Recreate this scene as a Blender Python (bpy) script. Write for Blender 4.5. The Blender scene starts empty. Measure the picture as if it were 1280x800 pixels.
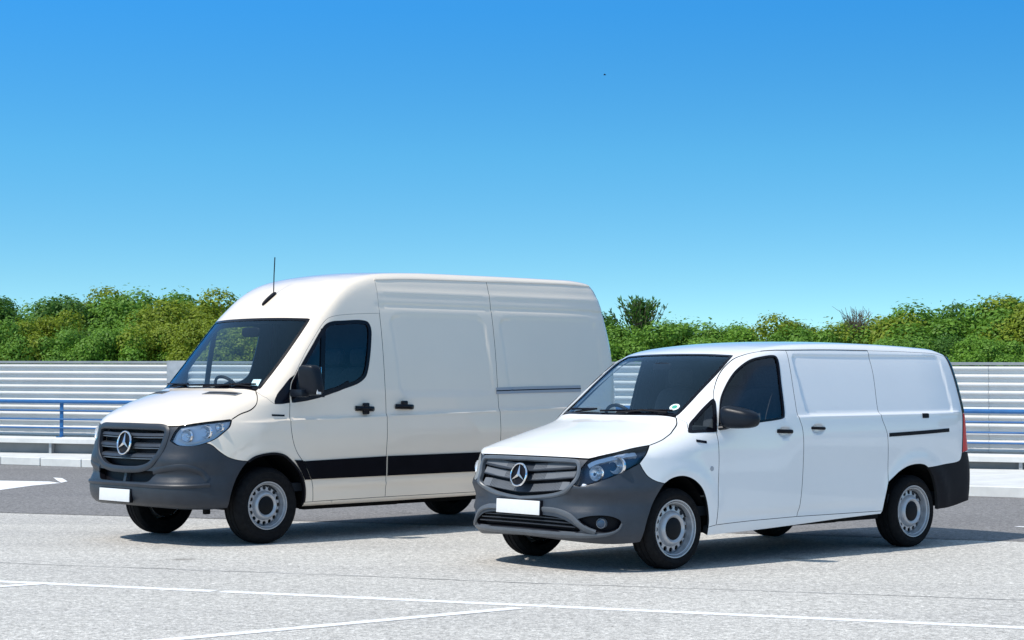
import bpy, bmesh, math, random
import numpy as np
from mathutils import Vector, Matrix
from mathutils.geometry import delaunay_2d_cdt
random.seed(7); RNG = np.random.default_rng(7)
SC = bpy.context.scene; COL = SC.collection
R = math.radians

# ---------------------------------------------------------------- camera, sky, sun, exposure
cam = bpy.data.objects.new('camera', bpy.data.cameras.new('camera')); COL.objects.link(cam)
cam.location = (0, 0, 1.5627); cam.rotation_euler = (R(90)+.030323, 0, 0)
cam.data.sensor_width = 36; cam.data.lens = 2421.46/1280*36; cam.data.clip_start = .1; cam.data.clip_end = 6000
SC.camera = cam
SUN_AZ, SUN_EL = 213.6, 54.5                     # degrees, counter-clockwise from +X / above the horizon
W = bpy.data.worlds.new('World'); SC.world = W; W.use_nodes = True
nt = W.node_tree; bg = nt.nodes['Background']
sky = nt.nodes.new('ShaderNodeTexSky'); sky.sky_type = 'NISHITA'; sky.sun_disc = False
sky.sun_elevation = R(SUN_EL); sky.sun_rotation = R(90-SUN_AZ); sky.altitude = 0
sky.air_density = 1.0; sky.dust_density = .25; sky.ozone_density = 2.5
hs_ = nt.nodes.new('ShaderNodeHueSaturation'); hs_.inputs['Saturation'].default_value = 1.2; hs_.inputs['Hue'].default_value = .5
tc_ = nt.nodes.new('ShaderNodeTexCoord'); mp_ = nt.nodes.new('ShaderNodeMapping'); mp_.vector_type = 'POINT'
mp_.inputs['Scale'].default_value = (1, 1, 3.2); mp_.inputs['Location'].default_value = (0, 0, .05)     # clear, deeply graded blue: the tone climbs fast above the horizon
nt.links.new(tc_.outputs['Generated'], mp_.inputs[0]); nt.links.new(mp_.outputs[0], sky.inputs[0])
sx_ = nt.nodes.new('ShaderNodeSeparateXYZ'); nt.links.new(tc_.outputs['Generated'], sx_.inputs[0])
rp_ = nt.nodes.new('ShaderNodeValToRGB'); el_ = rp_.color_ramp.elements                              # sky tone by height; upper stops raised and warmed to fill shaded van sides
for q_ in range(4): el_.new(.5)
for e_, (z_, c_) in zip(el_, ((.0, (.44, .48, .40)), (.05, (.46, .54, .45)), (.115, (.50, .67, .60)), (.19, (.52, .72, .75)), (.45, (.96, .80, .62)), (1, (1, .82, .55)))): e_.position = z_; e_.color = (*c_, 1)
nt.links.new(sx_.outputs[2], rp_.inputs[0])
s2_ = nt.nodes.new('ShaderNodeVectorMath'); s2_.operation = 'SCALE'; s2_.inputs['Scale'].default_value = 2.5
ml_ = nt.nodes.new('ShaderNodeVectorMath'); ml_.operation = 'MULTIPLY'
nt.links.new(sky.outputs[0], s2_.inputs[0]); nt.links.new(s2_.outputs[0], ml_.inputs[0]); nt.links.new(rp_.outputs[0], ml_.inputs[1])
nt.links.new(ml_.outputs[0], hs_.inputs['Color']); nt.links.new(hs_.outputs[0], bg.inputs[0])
bg.inputs[1].default_value = .13
sun = bpy.data.objects.new('sun', bpy.data.lights.new('sun', 'SUN')); COL.objects.link(sun)
sun.data.energy = 3.7; sun.data.angle = R(.53); sun.data.color = (1, .95, .875)
sun.rotation_euler = Vector((math.cos(R(SUN_AZ))*math.cos(R(SUN_EL)), math.sin(R(SUN_AZ))*math.cos(R(SUN_EL)), math.sin(R(SUN_EL)))).to_track_quat('Z', 'Y').to_euler()
sun.location = (-20, -12, 30)
vs = SC.view_settings; vs.view_transform = 'Standard'; vs.look = 'None'; vs.exposure = .31; vs.gamma = 1; vs.use_curve_mapping = False
try: SC.cycles.transparent_max_bounces = 24; SC.cycles.max_bounces = 10
except Exception: pass
# ---------------------------------------------------------------- body shapes
# Each van body is one smooth closed solid f(x, y, z) = 0 in the van's own axes
# (x forward from the front axle, y to the left, z up, metres); every outer panel
# is cut from that solid, so neighbouring panels meet exactly along their seams.
def spline(xs, ys):
    """natural cubic spline, linear beyond its ends"""
    x = np.array(xs, float); y = np.array(ys, float); n = len(x)
    h = np.diff(x); A = np.zeros((n, n)); r = np.zeros(n)
    A[0, 0] = A[-1, -1] = 1
    for i in range(1, n-1):
        A[i, i-1] = h[i-1]; A[i, i] = 2*(h[i-1]+h[i]); A[i, i+1] = h[i]
        r[i] = 6*((y[i+1]-y[i])/h[i]-(y[i]-y[i-1])/h[i-1])
    M = np.linalg.solve(A, r)
    def ev(q):
        q = np.asarray(q, float); qc = np.clip(q, x[0], x[-1])
        i = np.clip(np.searchsorted(x, qc)-1, 0, n-2)
        a = x[i+1]-qc; b = qc-x[i]; hi = h[i]
        v = (M[i]*a**3+M[i+1]*b**3)/(6*hi)+(y[i]/hi-M[i]*hi/6)*a+(y[i+1]/hi-M[i+1]*hi/6)*b
        return v
    return ev

def catmull(pts, n=6, closed=False):
    P = np.array(pts, float); m = len(P); out = []
    for i in range(m if closed else m-1):
        p1, p2 = P[i], P[(i+1) % m]
        p0 = P[i-1] if (i > 0 or closed) else 2*p1-p2
        p3 = P[(i+2) % m] if (i+2 < m or closed) else 2*p2-p1
        d0 = max(np.linalg.norm(p1-p0), 1e-6)**.5; d1 = max(np.linalg.norm(p2-p1), 1e-6)**.5; d2 = max(np.linalg.norm(p3-p2), 1e-6)**.5
        m1 = (p2-p1)+d1*((p1-p0)/d0-(p2-p0)/(d0+d1)) if d0 > 1e-4 else p2-p1
        m2 = (p2-p1)+d1*((p3-p2)/d2-(p3-p1)/(d1+d2)) if d2 > 1e-4 else p2-p1
        for k in range(n):
            t = k/n; t2 = t*t; t3 = t2*t
            out.append((2*t3-3*t2+1)*p1+(t3-2*t2+t)*m1+(-2*t3+3*t2)*p2+(t3-t2)*m2)
    if not closed: out.append(P[-1])
    return np.array(out)

def sd_poly(poly, X, Z):
    """signed distance to a closed polygon, negative inside"""
    d2 = np.full(X.shape, 1e9); s = np.zeros(X.shape, bool)
    n = len(poly)
    for i in range(n):
        ax, az = poly[i]; bx, bz = poly[(i+1) % n]
        ex, ez = bx-ax, bz-az; wx, wz = X-ax, Z-az
        t = np.clip((wx*ex+wz*ez)/(ex*ex+ez*ez+1e-12), 0, 1)
        d2 = np.minimum(d2, (wx-ex*t)**2+(wz-ez*t)**2)
        c = ((az > Z) != (bz > Z))
        if az != bz: s ^= c & (X < ex*(Z-az)/ez+ax)
    return np.where(s, -1, 1)*np.sqrt(d2)

def sstep(a, b, x):
    t = np.clip((x-a)/(b-a), 0, 1); return t*t*(3-2*t)
def smax(a, b, k):
    h = np.maximum(k-np.abs(a-b), 0)/k
    return np.maximum(a, b)+h*h*h*k/6
def rbox(x, z, x0, x1, z0, z1, r):
    """signed distance to a rounded rectangle"""
    qx = np.abs(x-(x0+x1)/2)-(x1-x0)/2+r; qz = np.abs(z-(z0+z1)/2)-(z1-z0)/2+r
    return np.hypot(np.maximum(qx, 0), np.maximum(qz, 0))+np.minimum(np.maximum(qx, qz), 0)-r

class Solid:
    def __init__(s, profile, width, bow, rear_bow, crown, k, relief=None):
        s.poly = catmull(profile, 4, True); s.width = width; s.bow = bow; s.rb = rear_bow; s.crown = crown; s.k = k; s.relief = relief
    def f(s, P):
        x, y, z = P[:, 0], P[:, 1], P[:, 2]; a = np.abs(y)
        sh = s.bow(a, z)*sstep(-1.9, -.75, x)-s.rb(a)*sstep(-3.2, -4.1, x)
        if s.relief: sh = sh+s.relief(x, a, z)
        pr = sd_poly(s.poly, x+sh, z+s.crown*y*y*sstep(.9, 1.1, z))
        return smax(pr, a-s.width(x, z), s.k(x, z))
    def grad(s, P):
        e = 2e-3; g = np.zeros_like(P)
        for i in range(3):
            d = np.zeros(3); d[i] = e
            g[:, i] = s.f(P+d)-s.f(P-d)
        return g/np.maximum(np.linalg.norm(g, axis=1), 1e-9)[:, None]
    def cast(s, O, D, t1):
        """first exit from the solid along each ray O + t D, 0 < t < t1"""
        lo = np.zeros(len(O)); hi = np.full(len(O), float(t1))
        fl = s.f(O); fh = s.f(O+hi[:, None]*D)
        for it in range(22):
            if it < 6 or it % 3 == 2: m = (lo+hi)/2
            else:
                m = lo+(hi-lo)*np.clip(-fl/np.where(np.abs(fh-fl) < 1e-12, 1e-12, fh-fl), .02, .98)
            fm = s.f(O+m[:, None]*D); ins = fm < 0
            lo = np.where(ins, m, lo); fl = np.where(ins, fm, fl)
            hi = np.where(ins, hi, m); fh = np.where(ins, fh, fm)
        return O+((lo+hi)/2)[:, None]*D

class Side:                                     # seen from the left (s=1) or the right (s=-1)
    def __init__(s, sol, sign=1): s.sol = sol; s.sg = sign; s.scale = 1
    def to2(s, P): return P[:, [0, 2]]
    def at(s, q):
        O = np.stack([q[:, 0], np.zeros(len(q)), q[:, 1]], 1)
        return s.sol.cast(O, np.array([0, s.sg, 0.]), 1.6)
class Top:                                      # seen from above
    def __init__(s, sol, z0): s.sol = sol; s.z0 = z0; s.scale = 1
    def to2(s, P): return P[:, [0, 1]]
    def at(s, q):
        O = np.stack([q[:, 0], q[:, 1], np.full(len(q), s.z0)], 1)
        return s.sol.cast(O, np.array([0, 0, 1.]), 3)
class Around:                                   # seen from all round an upright axis (front: sg=1, rear: sg=-1)
    def __init__(s, sol, x0, sg=1, scale=1): s.sol = sol; s.x0 = x0; s.sg = sg; s.scale = scale
    def to2(s, P): return np.stack([np.arctan2(P[:, 1], s.sg*(P[:, 0]-s.x0))*s.scale, P[:, 2]], 1)
    def at(s, q):
        a = q[:, 0]/s.scale
        O = np.stack([np.full(len(q), s.x0), np.zeros(len(q)), q[:, 1]], 1)
        D = np.stack([s.sg*np.cos(a), np.sin(a), np.zeros(len(q))], 1)
        return s.sol.cast(O, D, 6)

# ---- the low white van
_vw = spline([.2, .35, .6, .9, 1.1, 1.2, 1.3, 1.5, 1.7, 1.8, 1.95], [.925, .95, .964, .963, .957, .95, .932, .885, .832, .80, .75])
def low_width(x, z):
    w = _vw(z)
    w = w-.035*np.clip((x+.1)/.8, 0, 2)**2-.07*np.clip((-3.35-x)/.85, 0, 2)**2
    zk = 1.232+.018*(-1.6-x)/2.3; w = w+(.014*sstep(zk+.012, zk-.007, z)*sstep(.7, 1.1, z)+.004*np.exp(-((z-zk)/.02)**2))*sstep(-1.2, -1.7, x)*sstep(-3.98, -3.85, x)      # crease under the cargo sides
    for (xc, r) in ((0, .47), (-3.2, .47)):                                                            # soft flare round each arch
        d = np.hypot(x-xc, (z-.335)); w = w+.012*np.exp(-((d-r)/.07)**2)*sstep(.2, .4, z)
    for (xh, zh) in ((-1.33, 1.100), (-1.765, 1.120)):                                                 # cups behind the door handles
        w = w-.024*sstep(1.0, .45, np.hypot((x-xh)/.095, (z-zh)/.052))
    d = rbox(x-.10*(z-1.5), z, -3.80, -1.62, 1.245+.0, 1.775, .06)                                      # pressed-in cargo side
    w = w-.013*sstep(.015, -.02, d)
    w = w-.006*np.exp(-((z-.40)/.03)**2)*sstep(-.45, -.6, x)*sstep(-2.7, -2.5, x)
    return w
LOW = Solid(
    profile=[(.66, .215), (.80, .235), (.865, .29), (.893, .38), (.898, .50), (.885, .62), (.868, .75), (.838, .88), (.795, .965), (.70, 1.005), (.55, 1.055),
             (.30, 1.125), (.05, 1.185), (-.085, 1.225), (-.16, 1.275), (-.34, 1.395), (-.55, 1.545), (-.72, 1.66), (-.86, 1.745), (-1.0, 1.80), (-1.2, 1.845), (-1.6, 1.888), (-2.2, 1.908), (-2.9, 1.905),
             (-3.5, 1.885), (-3.88, 1.855), (-4.03, 1.79), (-4.09, 1.62), (-4.135, 1.40), (-4.17, 1.15), (-4.20, .88), (-4.245, .74), (-4.25, .55), (-4.20, .36), (-4.05, .30), (-3.0, .26), (-1.6, .25), (0, .22)],
    width=low_width, bow=lambda a, z: .14*a**2+.63*np.minimum(a, 1)**8*sstep(1.35, 1.0, z)+.30*np.minimum(a, 1)**8*sstep(1.0, 1.35, z), rear_bow=lambda a: .05*a**2+.10*np.minimum(a, 1)**8, crown=.055,
    k=lambda x, z: .16-.03*sstep(1.0, 1.3, z)-.07*sstep(.45, .30, z),
    relief=lambda x, a, z: sstep(.0, .25, x)*(sstep(.35, .6, a)*(-.034*np.exp(-((z-.69+.05*(a-.6))/.05)**2)+.026*np.exp(-((z-.55)/.06)**2))))

# ---- the tall white van
_tw = spline([.3, .5, .8, 1.1, 1.2, 1.35, 1.6, 1.9, 2.2, 2.45, 2.6], [.965, .995, 1.008, 1.006, .998, .985, .965, .935, .89, .84, .80])
def tall_width(x, z):
    w = _tw(z)
    w = w-.03*np.clip((x+.0)/.8, 0, 2)**2-.05*np.clip((-4.0-x)/.9, 0, 2)**2
    zc = 1.165+.022*(-x)
    w = w+(.018*sstep(zc+.012, zc-.008, z)*sstep(.72, 1.05, z)+.004*np.exp(-((z-zc)/.02)**2))*sstep(.45, .1, x)                                                # belt crease
    d = np.hypot(x, z-.36); w = w+.014*np.exp(-((d-.52)/.07)**2)*sstep(.2, .4, z)
    for (a, b) in ((-2.90, -1.60), (-4.62, -3.12)):                                                     # pressed-in cargo sides
        d = rbox(x-.10*(z-1.8), z, a, b, 1.40, 2.20, .10); w = w-.010*sstep(.02, -.03, d)
    w = w-.008*np.exp(-((z-2.30)/.025)**2)*sstep(-1.35, -1.5, x)+.006*np.exp(-((z-2.44)/.02)**2)*sstep(-1.35, -1.5, x)
    w = w+.008*np.exp(-((z-.52)/.02)**2)*sstep(-.4, -.6, x)
    return w
TALL = Solid(
    profile=[(.80, .345), (.90, .355), (.965, .39), (1.0, .46), (1.005, .56), (.985, .66), (.975, .78), (.96, .90), (.935, 1.03), (.905, 1.14), (.84, 1.215), (.66, 1.31),
             (.43, 1.395), (.25, 1.445), (.15, 1.475), (.08, 1.525), (-.07, 1.68), (-.25, 1.88), (-.41, 2.06), (-.53, 2.19), (-.66, 2.31), (-.84, 2.45), (-1.06, 2.56), (-1.4, 2.64), (-1.9, 2.675), (-2.8, 2.685),
             (-4.0, 2.685), (-4.5, 2.675), (-4.68, 2.635), (-4.78, 2.48), (-4.85, 2.2), (-4.91, 1.9), (-4.95, 1.5), (-4.97, 1.1), (-4.98, .8), (-4.98, .5), (-4.88, .36), (-3.5, .34), (-1.8, .33), (-.3, .33)],
    width=tall_width, bow=lambda a, z: .14*a**2+.43*np.minimum(a, 1.02)**8*sstep(1.6, 1.2, z)+.16*np.minimum(a, 1.02)**8*sstep(1.2, 1.6, z), rear_bow=lambda a: .04*a**2+.09*np.minimum(a, 1.02)**8, crown=.05,
    k=lambda x, z: .18-.07*sstep(1.2, 1.45, z)+.03*sstep(2.3, 2.5, z)-.09*sstep(.55, .40, z),
    relief=lambda x, a, z: sstep(.0, .25, x)*sstep(.40, .6, a)*sstep(1.0, .88, a)*(-.018*np.exp(-((z-.80)/.06)**2)+.020*np.exp(-((z-.66)/.05)**2)))
# ---------------------------------------------------------------- materials
def mat(name, col, rough=.5, metal=0, coat=0, spec=.5, **kw):
    m = bpy.data.materials.new(name); m.use_nodes = True
    b = m.node_tree.nodes['Principled BSDF']
    b.inputs['Base Color'].default_value = (*col, 1); b.inputs['Roughness'].default_value = rough
    b.inputs['Metallic'].default_value = metal; b.inputs['Coat Weight'].default_value = coat
    b.inputs['Coat Roughness'].default_value = .02; b.inputs['Specular IOR Level'].default_value = spec
    return m
def N(m, t, **props):
    n = m.node_tree.nodes.new(t)
    for k, v in props.items(): setattr(n, k, v)
    return n
def L(m, a, b): m.node_tree.links.new(a, b)
def P(m): return m.node_tree.nodes['Principled BSDF']
def noise(m, scale, detail=4, rough=.6, coord='Object', stretch=None):
    tc = N(m, 'ShaderNodeTexCoord'); n = N(m, 'ShaderNodeTexNoise')
    n.inputs['Scale'].default_value = scale; n.inputs['Detail'].default_value = detail; n.inputs['Roughness'].default_value = rough
    if stretch:
        mp = N(m, 'ShaderNodeMapping'); mp.inputs['Scale'].default_value = stretch
        L(m, tc.outputs[coord], mp.inputs[0]); L(m, mp.outputs[0], n.inputs['Vector'])
    else: L(m, tc.outputs[coord], n.inputs['Vector'])
    return n.outputs['Fac']
def ramp(m, src, stops):
    r = N(m, 'ShaderNodeValToRGB'); e = r.color_ramp.elements
    while len(e) < len(stops): e.new(.5)
    for el, (p_, c_) in zip(e, stops): el.position = p_; el.color = (*c_, 1)
    L(m, src, r.inputs[0]); return r.outputs[0]
def mixc(m, a, b, fac, mode='MIX'):
    x = N(m, 'ShaderNodeMix', data_type='RGBA', blend_type=mode)
    for s, v in ((x.inputs[0], fac), (x.inputs[6], a), (x.inputs[7], b)):
        if hasattr(v, 'is_output'): L(m, v, s)
        elif isinstance(v, (int, float)): s.default_value = v
        else: s.default_value = (*v, 1)
    return x.outputs[2]
def bump(m, h, strength, dist=.01):
    b = N(m, 'ShaderNodeBump'); b.inputs['Strength'].default_value = strength; b.inputs['Distance'].default_value = dist
    L(m, h, b.inputs['Height']); L(m, b.outputs[0], P(m).inputs['Normal'])
def vary(m, c0, c1, scale, bstr=0, bscale=None, rough=None):
    f = noise(m, scale); L(m, ramp(m, f, [(.3, c0), (.7, c1)]), P(m).inputs['Base Color'])
    if bstr: bump(m, noise(m, bscale or scale*4), bstr, .004)
    if rough:
        r = N(m, 'ShaderNodeMapRange'); r.inputs[3].default_value = rough[0]; r.inputs[4].default_value = rough[1]
        L(m, noise(m, scale*.7), r.inputs[0]); L(m, r.outputs[0], P(m).inputs['Roughness'])
    return m
def paint(name, col, coat=1):
    m = mat(name, col, .45, 0, coat, .5)
    d = tuple(c*.965 for c in col)
    vary(m, d, col, 1.3)
    b = N(m, 'ShaderNodeBump'); b.inputs['Strength'].default_value = .06; b.inputs['Distance'].default_value = .01   # faint orange peel and panel waviness
    L(m, noise(m, 3.0, 2), b.inputs['Height']); L(m, b.outputs[0], P(m).inputs['Coat Normal'])
    return m
def glass(name, tint, refl=1.5, rough=0, gcol=(1, 1, 1)):
    m = bpy.data.materials.new(name); m.use_nodes = True; t = m.node_tree; t.nodes.remove(P(m))
    tr = N(m, 'ShaderNodeBsdfTransparent'); tr.inputs[0].default_value = (*tint, 1)
    gl = N(m, 'ShaderNodeBsdfGlossy'); gl.inputs['Roughness'].default_value = rough; gl.inputs[0].default_value = (*gcol, 1)
    fr = N(m, 'ShaderNodeFresnel'); fr.inputs[0].default_value = refl
    mx = N(m, 'ShaderNodeMixShader'); L(m, fr.outputs[0], mx.inputs[0]); L(m, tr.outputs[0], mx.inputs[1]); L(m, gl.outputs[0], mx.inputs[2])
    L(m, mx.outputs[0], t.nodes['Material Output'].inputs[0]); return m

M = {}
M['white_cool'] = paint('white_paint', (.80, .795, .79))
M['white_warm'] = paint('warm_white_paint', (.85, .735, .605))
M['bumper'] = vary(mat('grey_bumper_plastic', (.05, .058, .069), .30, spec=.5), (.021, .028, .040), (.030, .038, .052), 9, .25, 500, (.36, .48))
M['bumper_trim'] = vary(mat('mid_grey_plastic', (.13, .14, .155), .38), (.075, .088, .105), (.10, .113, .132), 9, .15, 500)
M['dark_bumper'] = vary(mat('dark_grey_bumper_plastic', (.034, .039, .048), .30, spec=.5), (.013, .018, .027), (.019, .025, .036), 9, .25, 500, (.36, .5))
M['black'] = vary(mat('black_plastic', (.005, .005, .008), .5, spec=.14), (.004, .004, .007), (.007, .007, .010), 12)
M['gloss_black'] = mat('gloss_black_trim', (.003, .003, .006), .2, spec=.25)
M['stripe'] = vary(mat('black_side_moulding', (.003, .003, .006), .5, spec=.06), (.0028, .0028, .005), (.004, .004, .007), 6)
M['seal'] = mat('rubber_seal', (.012, .012, .013), .7)
M['trim'] = vary(mat('cabin_trim', (.022, .026, .032), .7, spec=.2), (.018, .022, .028), (.028, .032, .039), 8)
M['seat'] = vary(mat('seat_cloth', (.05, .054, .062), .9), (.04, .044, .052), (.065, .069, .078), 40, .3, 300)
M['chrome'] = mat('chrome', (.85, .86, .88), .06, 1)
M['steel'] = vary(mat('silver_wheel_paint', (.38, .39, .41), .33, .4), (.42, .43, .45), (.50, .51, .53), 20, 0, None, (.28, .45))
M['rubber'] = vary(mat('tyre_rubber', (.008, .008, .009), .8, spec=.12), (.006, .006, .007), (.013, .013, .014), 25, .2, 200)
M['plate'] = vary(mat('blank_number_plate', (.68, .68, .68), .35), (.66, .66, .66), (.70, .70, .70), 12)
M['mirror_shell'] = vary(mat('black_mirror_shell', (.008, .011, .017), .32, spec=.2), (.007, .010, .016), (.010, .013, .020), 9, .15, 500)
M['grey_metal'] = mat('grey_rail_metal', (.36, .37, .40), .4, .2)
M['reflector'] = mat('lamp_reflector', (.80, .83, .87), .22, .55)
M['lens'] = glass('clear_lamp_lens', (.93, .96, 1.0), 1.5)
M['windscreen'] = glass('windscreen_glass', (.86, .94, .98), 1.6, 0, (.62, .86, 1.0))
M['side_glass'] = glass('side_window_glass', (.78, .82, .83), 1.55)
M['dark_glass'] = mat('dark_rear_glass', (.006, .007, .009), .03)
M['lamp_house'] = mat('dark_lamp_housing', (.03, .055, .095), .25, .2)
M['lamp_bright'] = mat('bright_lamp_housing', (.72, .76, .82), .25, .15)
M['red_lens'] = mat('red_lamp_lens', (.62, .006, .010), .3, 0, 0, .3)
M['mirror'] = mat('mirror_glass', (.8, .82, .85), .02, 1)
M['grey_vent'] = mat('grey_vent_plastic', (.17, .18, .20), .4)
M['sticker'] = mat('sticker_paper', (.75, .82, .80), .6)
M['sticker_green'] = mat('sticker_green', (.05, .35, .25), .5)
M['hub_black'] = mat('black_hub_cap', (.007, .008, .010), .5, spec=.12)
M['mesh'] = mat('grille_mesh_plastic', (.13, .14, .155), .45)
M['chassis'] = vary(mat('underbody', (.008, .008, .009), .8, spec=.1), (.005, .005, .006), (.012, .012, .012), 8)
# ---------------------------------------------------------------- mesh helpers
def tag(o, label=None, cat=None, group=None, kind=None):
    if label: o['label'] = label
    if cat: o['category'] = cat
    if group: o['group'] = group
    if kind: o['kind'] = kind
    return o
def empty(name, loc=(0, 0, 0), rz=0, parent=None):
    o = bpy.data.objects.new(name, None); COL.objects.link(o); o.location = loc; o.rotation_euler = (0, 0, rz)
    o.empty_display_size = .2; o.parent = parent; return o
def mk(name, V, F, mats, parent=None, idx=None, nrm=None, smooth=True):
    me = bpy.data.meshes.new(name); me.from_pydata([tuple(map(float, v)) for v in V], [], [tuple(map(int, f)) for f in F])
    for m in (mats if isinstance(mats, (list, tuple)) else [mats]): me.materials.append(m)
    if idx is not None: me.polygons.foreach_set('material_index', np.asarray(idx, np.int32))
    me.polygons.foreach_set('use_smooth', np.full(len(me.polygons), smooth)); me.update()
    if nrm is not None: me.normals_split_custom_set_from_vertices([tuple(map(float, n)) for n in nrm])
    o = bpy.data.objects.new(name, me); COL.objects.link(o); o.parent = parent; return o
def mkbm(name, bm, mats, parent=None, smooth=False, ang=None):
    bmesh.ops.recalc_face_normals(bm, faces=bm.faces)
    me = bpy.data.meshes.new(name); bm.to_mesh(me); bm.free()
    for m in (mats if isinstance(mats, (list, tuple)) else [mats]): me.materials.append(m)
    me.polygons.foreach_set('use_smooth', np.full(len(me.polygons), smooth))
    if ang: me.set_sharp_from_angle(angle=R(ang))
    me.update(); o = bpy.data.objects.new(name, me); COL.objects.link(o); o.parent = parent; return o
def bm_box(bm, c, s, bev=0, rot=None, seg=2):
    r = bmesh.ops.create_cube(bm, size=1); vs_ = r['verts']
    bmesh.ops.scale(bm, vec=s, verts=vs_)
    if bev:
        es = list({e for v in vs_ for e in v.link_edges})
        rr = bmesh.ops.bevel(bm, geom=es, offset=bev, segments=seg, affect='EDGES', profile=.6)
        vs_ = list({v for f in rr['faces'] for v in f.verts}|{v for v in vs_ if v.is_valid})
    m = Matrix.Translation(c) @ (rot.to_4x4() if rot is not None else Matrix.Identity(4))
    bmesh.ops.transform(bm, matrix=m, verts=vs_); return vs_
def box(name, c, s, m, parent=None, bev=0, rot=None):
    bm = bmesh.new(); bm_box(bm, c, s, bev, rot); return mkbm(name, bm, m, parent, bev > 0, 40)
def resample(Pt, d, closed=False):
    Pt = np.asarray(Pt, float); out = []
    n = len(Pt)
    for i in range(n if closed else n-1):
        a, b = Pt[i], Pt[(i+1) % n]; k = max(1, int(math.ceil(np.linalg.norm(b-a)/d)))
        for j in range(k): out.append(a+(b-a)*j/k)
    if not closed: out.append(Pt[-1])
    return np.array(out)
def seg(pj, pts, smooth=True, d=.025):
    """a seam: rough points (2-D or 3-D) -> dense curve lying on the body"""
    q = np.array(pts, float)
    if q.shape[1] == 3: q = pj.to2(q)
    if smooth and len(q) > 2: q = catmull(q, 8)
    return pj.at(resample(q, d))
def mir(Pt): return np.asarray(Pt)[::-1]*np.array([1, -1, 1])
def loop(*segs):
    A = np.vstack(segs); keep = [0]
    for i in range(1, len(A)):
        if np.linalg.norm(A[i]-A[keep[-1]]) > 2e-3: keep.append(i)
    A = A[keep]
    if np.linalg.norm(A[0]-A[-1]) < 2e-3: A = A[:-1]
    return A
def inpoly(poly, q):
    x, y = q[:, 0], q[:, 1]; s = np.zeros(len(q), bool); n = len(poly)
    for i in range(n):
        (ax, ay), (bx, by) = poly[i], poly[(i+1) % n]
        if ay == by: continue
        s ^= ((ay > y) != (by > y)) & (x < (bx-ax)*(y-ay)/(by-ay)+ax)
    return s
def area2(q): return .5*np.sum(q[:, 0]*np.roll(q[:, 1], -1)-np.roll(q[:, 0], -1)*q[:, 1])
def inset(q, g, sgn):
    e = np.roll(q, -1, 0)-q; n = np.stack([-e[:, 1], e[:, 0]], 1)/np.maximum(np.linalg.norm(e, axis=1), 1e-9)[:, None]
    v = n+np.roll(n, 1, 0); l = np.linalg.norm(v, axis=1)
    v = v/np.maximum(l, .5)[:, None]
    return q+v*g*sgn
def skin(pj, outline, holes=(), gap=.003, res=.05, refine=(), edge=.03):
    """triangulate an outline (with holes) on the body: points, normals, triangles, boundary loops"""
    loops = []
    for k, lp in enumerate([outline]+list(holes)):
        q = pj.to2(lp); q = resample(q, edge, True)
        if gap: q = inset(q, gap, (1 if area2(q) > 0 else -1)*(1 if k == 0 else -1))
        loops.append(q)
    o = loops[0]; lo, hi = o.min(0), o.max(0)
    gx, gy = np.meshgrid(np.arange(lo[0]+res/2, hi[0], res), np.arange(lo[1]+res/2, hi[1], res)); g = np.stack([gx.ravel(), gy.ravel()], 1)
    for (cx, cy, rx, ry, rr) in refine:
        g = g[(np.abs(g[:, 0]-cx) > rx) | (np.abs(g[:, 1]-cy) > ry)]
        hx, hy = np.meshgrid(np.arange(cx-rx, cx+rx, rr), np.arange(cy-ry, cy+ry, rr)); g = np.vstack([g, np.stack([hx.ravel(), hy.ravel()], 1)])
    ok = inpoly(o, g)
    for h in loops[1:]: ok &= ~inpoly(h, g)
    g = g[ok]
    for l in loops:
        d = np.min(np.hypot(g[:, None, 0]-l[None, :, 0], g[:, None, 1]-l[None, :, 1]), axis=1) if len(g) else np.zeros(0)
        g = g[d > .45*min(res, edge)]
    q = np.vstack(loops+[g]); E = []; s = 0; rng = []
    for l in loops:
        n = len(l); E += [(s+i, s+(i+1) % n) for i in range(n)]; rng.append((s, n)); s += n
    vo, eo, fo, ov, oe, of = delaunay_2d_cdt([Vector(v) for v in q], E, [], 0, 1e-7)
    vo = np.array([(v.x, v.y) for v in vo]); T = np.array([f for f in fo if len(f) == 3])
    c = vo[T].mean(1); ok = inpoly(o, c)
    for h in loops[1:]: ok &= ~inpoly(h, c)
    T = T[ok]
    # map input vertex -> output vertex (duplicates merge)
    m = np.zeros(len(q), int)
    for i, src in enumerate(ov):
        for k in src: m[k] = i
    P3 = pj.at(vo); n3 = pj.sol.grad(P3)
    a = P3[T[:, 0]]; fn = np.cross(P3[T[:, 1]]-a, P3[T[:, 2]]-a); flip = (fn*n3[T[:, 0]]).sum(1) < 0
    T[flip] = T[flip][:, ::-1]
    return P3, n3, T, [m[s_:s_+n_] for s_, n_ in rng]
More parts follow.
